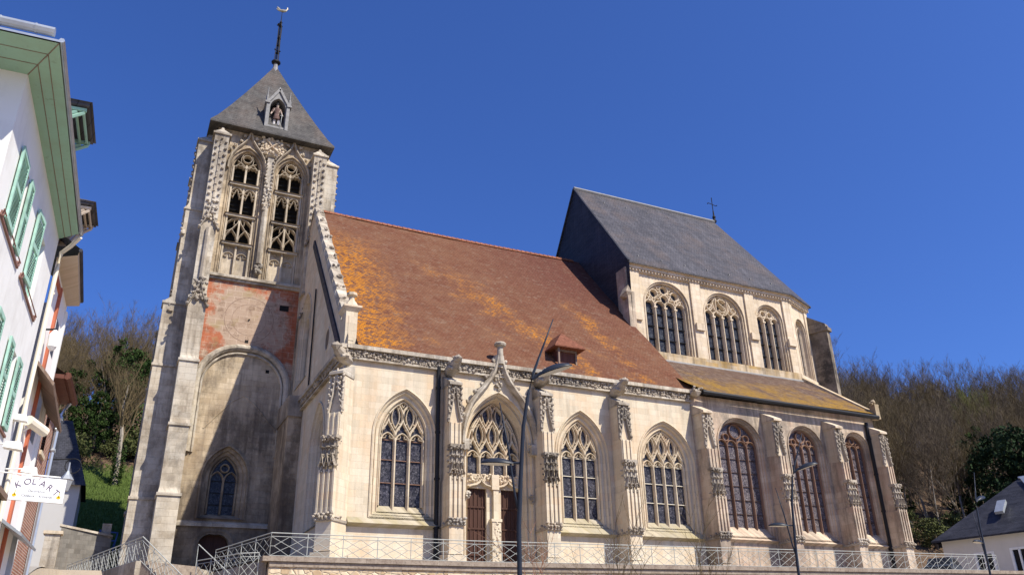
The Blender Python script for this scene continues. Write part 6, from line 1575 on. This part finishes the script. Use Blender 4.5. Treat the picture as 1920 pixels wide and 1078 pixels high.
def put_leafy(key, args, x, y, sc, label, cat='tree', name='ivy_clad_tree', group=None, mat='ivy'):
    if key not in LP:
        a, b = leafy(*args); r = thing(name, label, cat, (0, 0, 0)); a.build('trunk', M['bark'], r); b.build('crown', M[mat], r); LP[key] = r; o = r
    else: o = copy_tree(LP[key])
    o.location = (x, y, ground_z(x, y)); o.rotation_euler = (0, 0, rt.uniform(0, 6.28)); o.scale = (sc, sc, sc)
    o['label'] = label
    if group: o['group'] = group
    return o
col = lambda t: .55+.45*math.sin(math.pi*min(1, t*1.1))
cone = lambda t: max(.12, 1.05-t)
for az, d, sc, lb in ((-.9, 93, .9, 'tall dark ivy clad tree beside the tower, left of its buttress'), (.8, 91, .9, 'dark ivy covered tree half hidden by the tower buttress'), (-3.6, 92, .65, 'dark green ivy covered tree behind the brick house'), (-2.2, 96, .7, 'ivy clad tree high on the left hill'), (-1.7, 91, .5, 'low ivy thicket beside the pale trunk on the left hill')):
    p = pol(az, d, 0); put_leafy('ivy', (5, 12.5, 3.0, .5, 5200, .17, 'ivy', col), p.x, p.y, sc, lb, group='ivy clad trees')
for az, d, sc, lb in ((53.3, 106, .72, 'slim ivy clad trunk right of the church chancel'), (55.3, 112, .85, 'ivy clad tree above the slate roofed house'), (51.0, 108, .55, 'short ivy clad trunk close to the chancel buttress'), (49.6, 112, .6, 'ivy clad trunk just behind the aisle pinnacle')):
    p = pol(az, d, 0); put_leafy('ivyslim', (9, 13, 1.7, .3, 3800, .16, 'ivy', col), p.x, p.y, sc, lb, group='ivy clad trees')
for az, d, sc, lb in ((57.6, 98, .95, 'large dark evergreen tree at the right edge behind the slate roofed house'), (59.4, 98, 1.05, 'dark evergreen tree furthest right on the hill'), (56.2, 102, .8, 'dark evergreen tree left of the large evergreen'), (54.9, 107, .62, 'small dark evergreen above the ridge of the slate roofed house')):
    p = pol(az, d, 0); put_leafy('conifer', (13, 15, 4.6, .2, 9000, .22, 'conifer', col, .6), p.x, p.y, sc, lb, name='evergreen_tree', group='evergreen trees', mat='conifer')
bp = [(53.0, 97, 1.0), (54.2, 95, .8), (51.9, 95, .9), (50.6, 97, .8), (49.3, 100, .9)]
for az, d, sc in bp:
    p = pol(az, d, 0); put_leafy('bush', (17, 3.0, 2.4, .1, 2600, .13, 'bush', lambda t: 1-.5*t), p.x, p.y, sc, 'bramble bush at the foot of the right hillside wood', 'bush', 'bramble_bush', 'bushes below the right wood', 'bush')
for az, d, sc in ((-2.6, 88, .9), (.9, 89, 1.0), (-.3, 90, .7), (-4.0, 88, .8)):
    p = pol(az, d, 0); put_leafy('bush', None, p.x, p.y, sc, 'bramble bush at the edge of the left hill wood', 'bush', 'bramble_bush', 'bushes below the left wood', 'bush')
# the single pale trunk on the grass, left of the tower
a, b = grow(301, 10.0, .26, .45, 12, 3, .7, .02, .4)
r = thing('bare_tree', 'tall slender bare tree with ivy round its foot on the grass left of the tower', 'tree', (0, 0, 0)); a.build('trunk', M['bark_pale'], r); b.build('crown', M['twig'], r)
iv = MB(); R = random.Random(3)
for i in range(900):
    z = R.uniform(-.2, 4.6)*R.uniform(.3, 1); an = R.uniform(0, 6.28); q = Vector(((.3+.25*R.random())*math.cos(an), (.3+.25*R.random())*math.sin(an), z)); s = R.uniform(.06, .14)
    u = Vector((R.uniform(-1, 1), R.uniform(-1, 1), R.uniform(-1, 1))).normalized(); v = u.cross(Vector((R.uniform(-1, 1), .3, R.uniform(-1, 1)))).normalized()
    iv.add([q-u*s, q+v*s*.6, q+u*s, q-v*s*.6], [(0, 1, 2, 3)])
iv.build('ivy', M['ivy'], r)
p = pol(-.1, 82, 0); r.location = (p.x, p.y, ground_z(p.x, p.y))
# street saplings
def sapling(seed, px, py, h, label, mat):
    a, b = grow(seed, h*.8, .04, .6, 9, 2, .4, .02, .35, .007)
    r = thing('sapling', label, 'sapling', (px, py, ground_z(px, py)), 'bare saplings along the street'); 
    off = Vector((px, py, ground_z(px, py)))
    for m in (a, b): m.v = [v+off for v in m.v]
    a.build('trunk', M['bark'], r); b.build('crown', M[mat], r)
def at_px_y(az, y): d = (y+38)/math.cos(azr(az)); return math.tan(azr(az))*(y+38)
M['twig_red'] = bark('reddish_twigs', (0.16, 0.08, 0.05), (0.26, 0.14, 0.09))
for az, y, h, sd, lb in ((26.2, -9, 5.4, 41, 'bare street sapling with reddish twigs beside the portal lamp'), (33.6, -8.5, 6.9, 43, 'bare street sapling in front of the third nave buttress'), (38.6, -8, 6.3, 47, 'bare street sapling in front of the fourth nave buttress')):
    sapling(sd, at_px_y(az, y), y, h, lb, 'twig_red' if sd == 41 else 'twig')
# tufts of grass on the slope left of the tower
gr = MB(); R = random.Random(8)
for i in range(14000):
    p = pol(R.uniform(-4.5, 1.5), R.uniform(60, 88), 0)
    if p.y < 22: continue
    z = ground_z(p.x, p.y); an = R.uniform(0, 6.28); h = R.uniform(.12, .34); w = .035
    gr.add([p+Vector((-w*math.cos(an), -w*math.sin(an), z)), p+Vector((w*math.cos(an), w*math.sin(an), z)), p+Vector((R.uniform(-.1, .1), R.uniform(-.1, .1), z+h))], [(0, 1, 2)])
M['grass'] = bark('grass_blades', (0.048, 0.078, 0.016), (0.10, 0.14, 0.034))
g_ = gr.build('grass', M['grass'], None); g_['kind'] = 'stuff'; g_['label'] = 'green grass on the slope below the wood'; g_['category'] = 'grass'
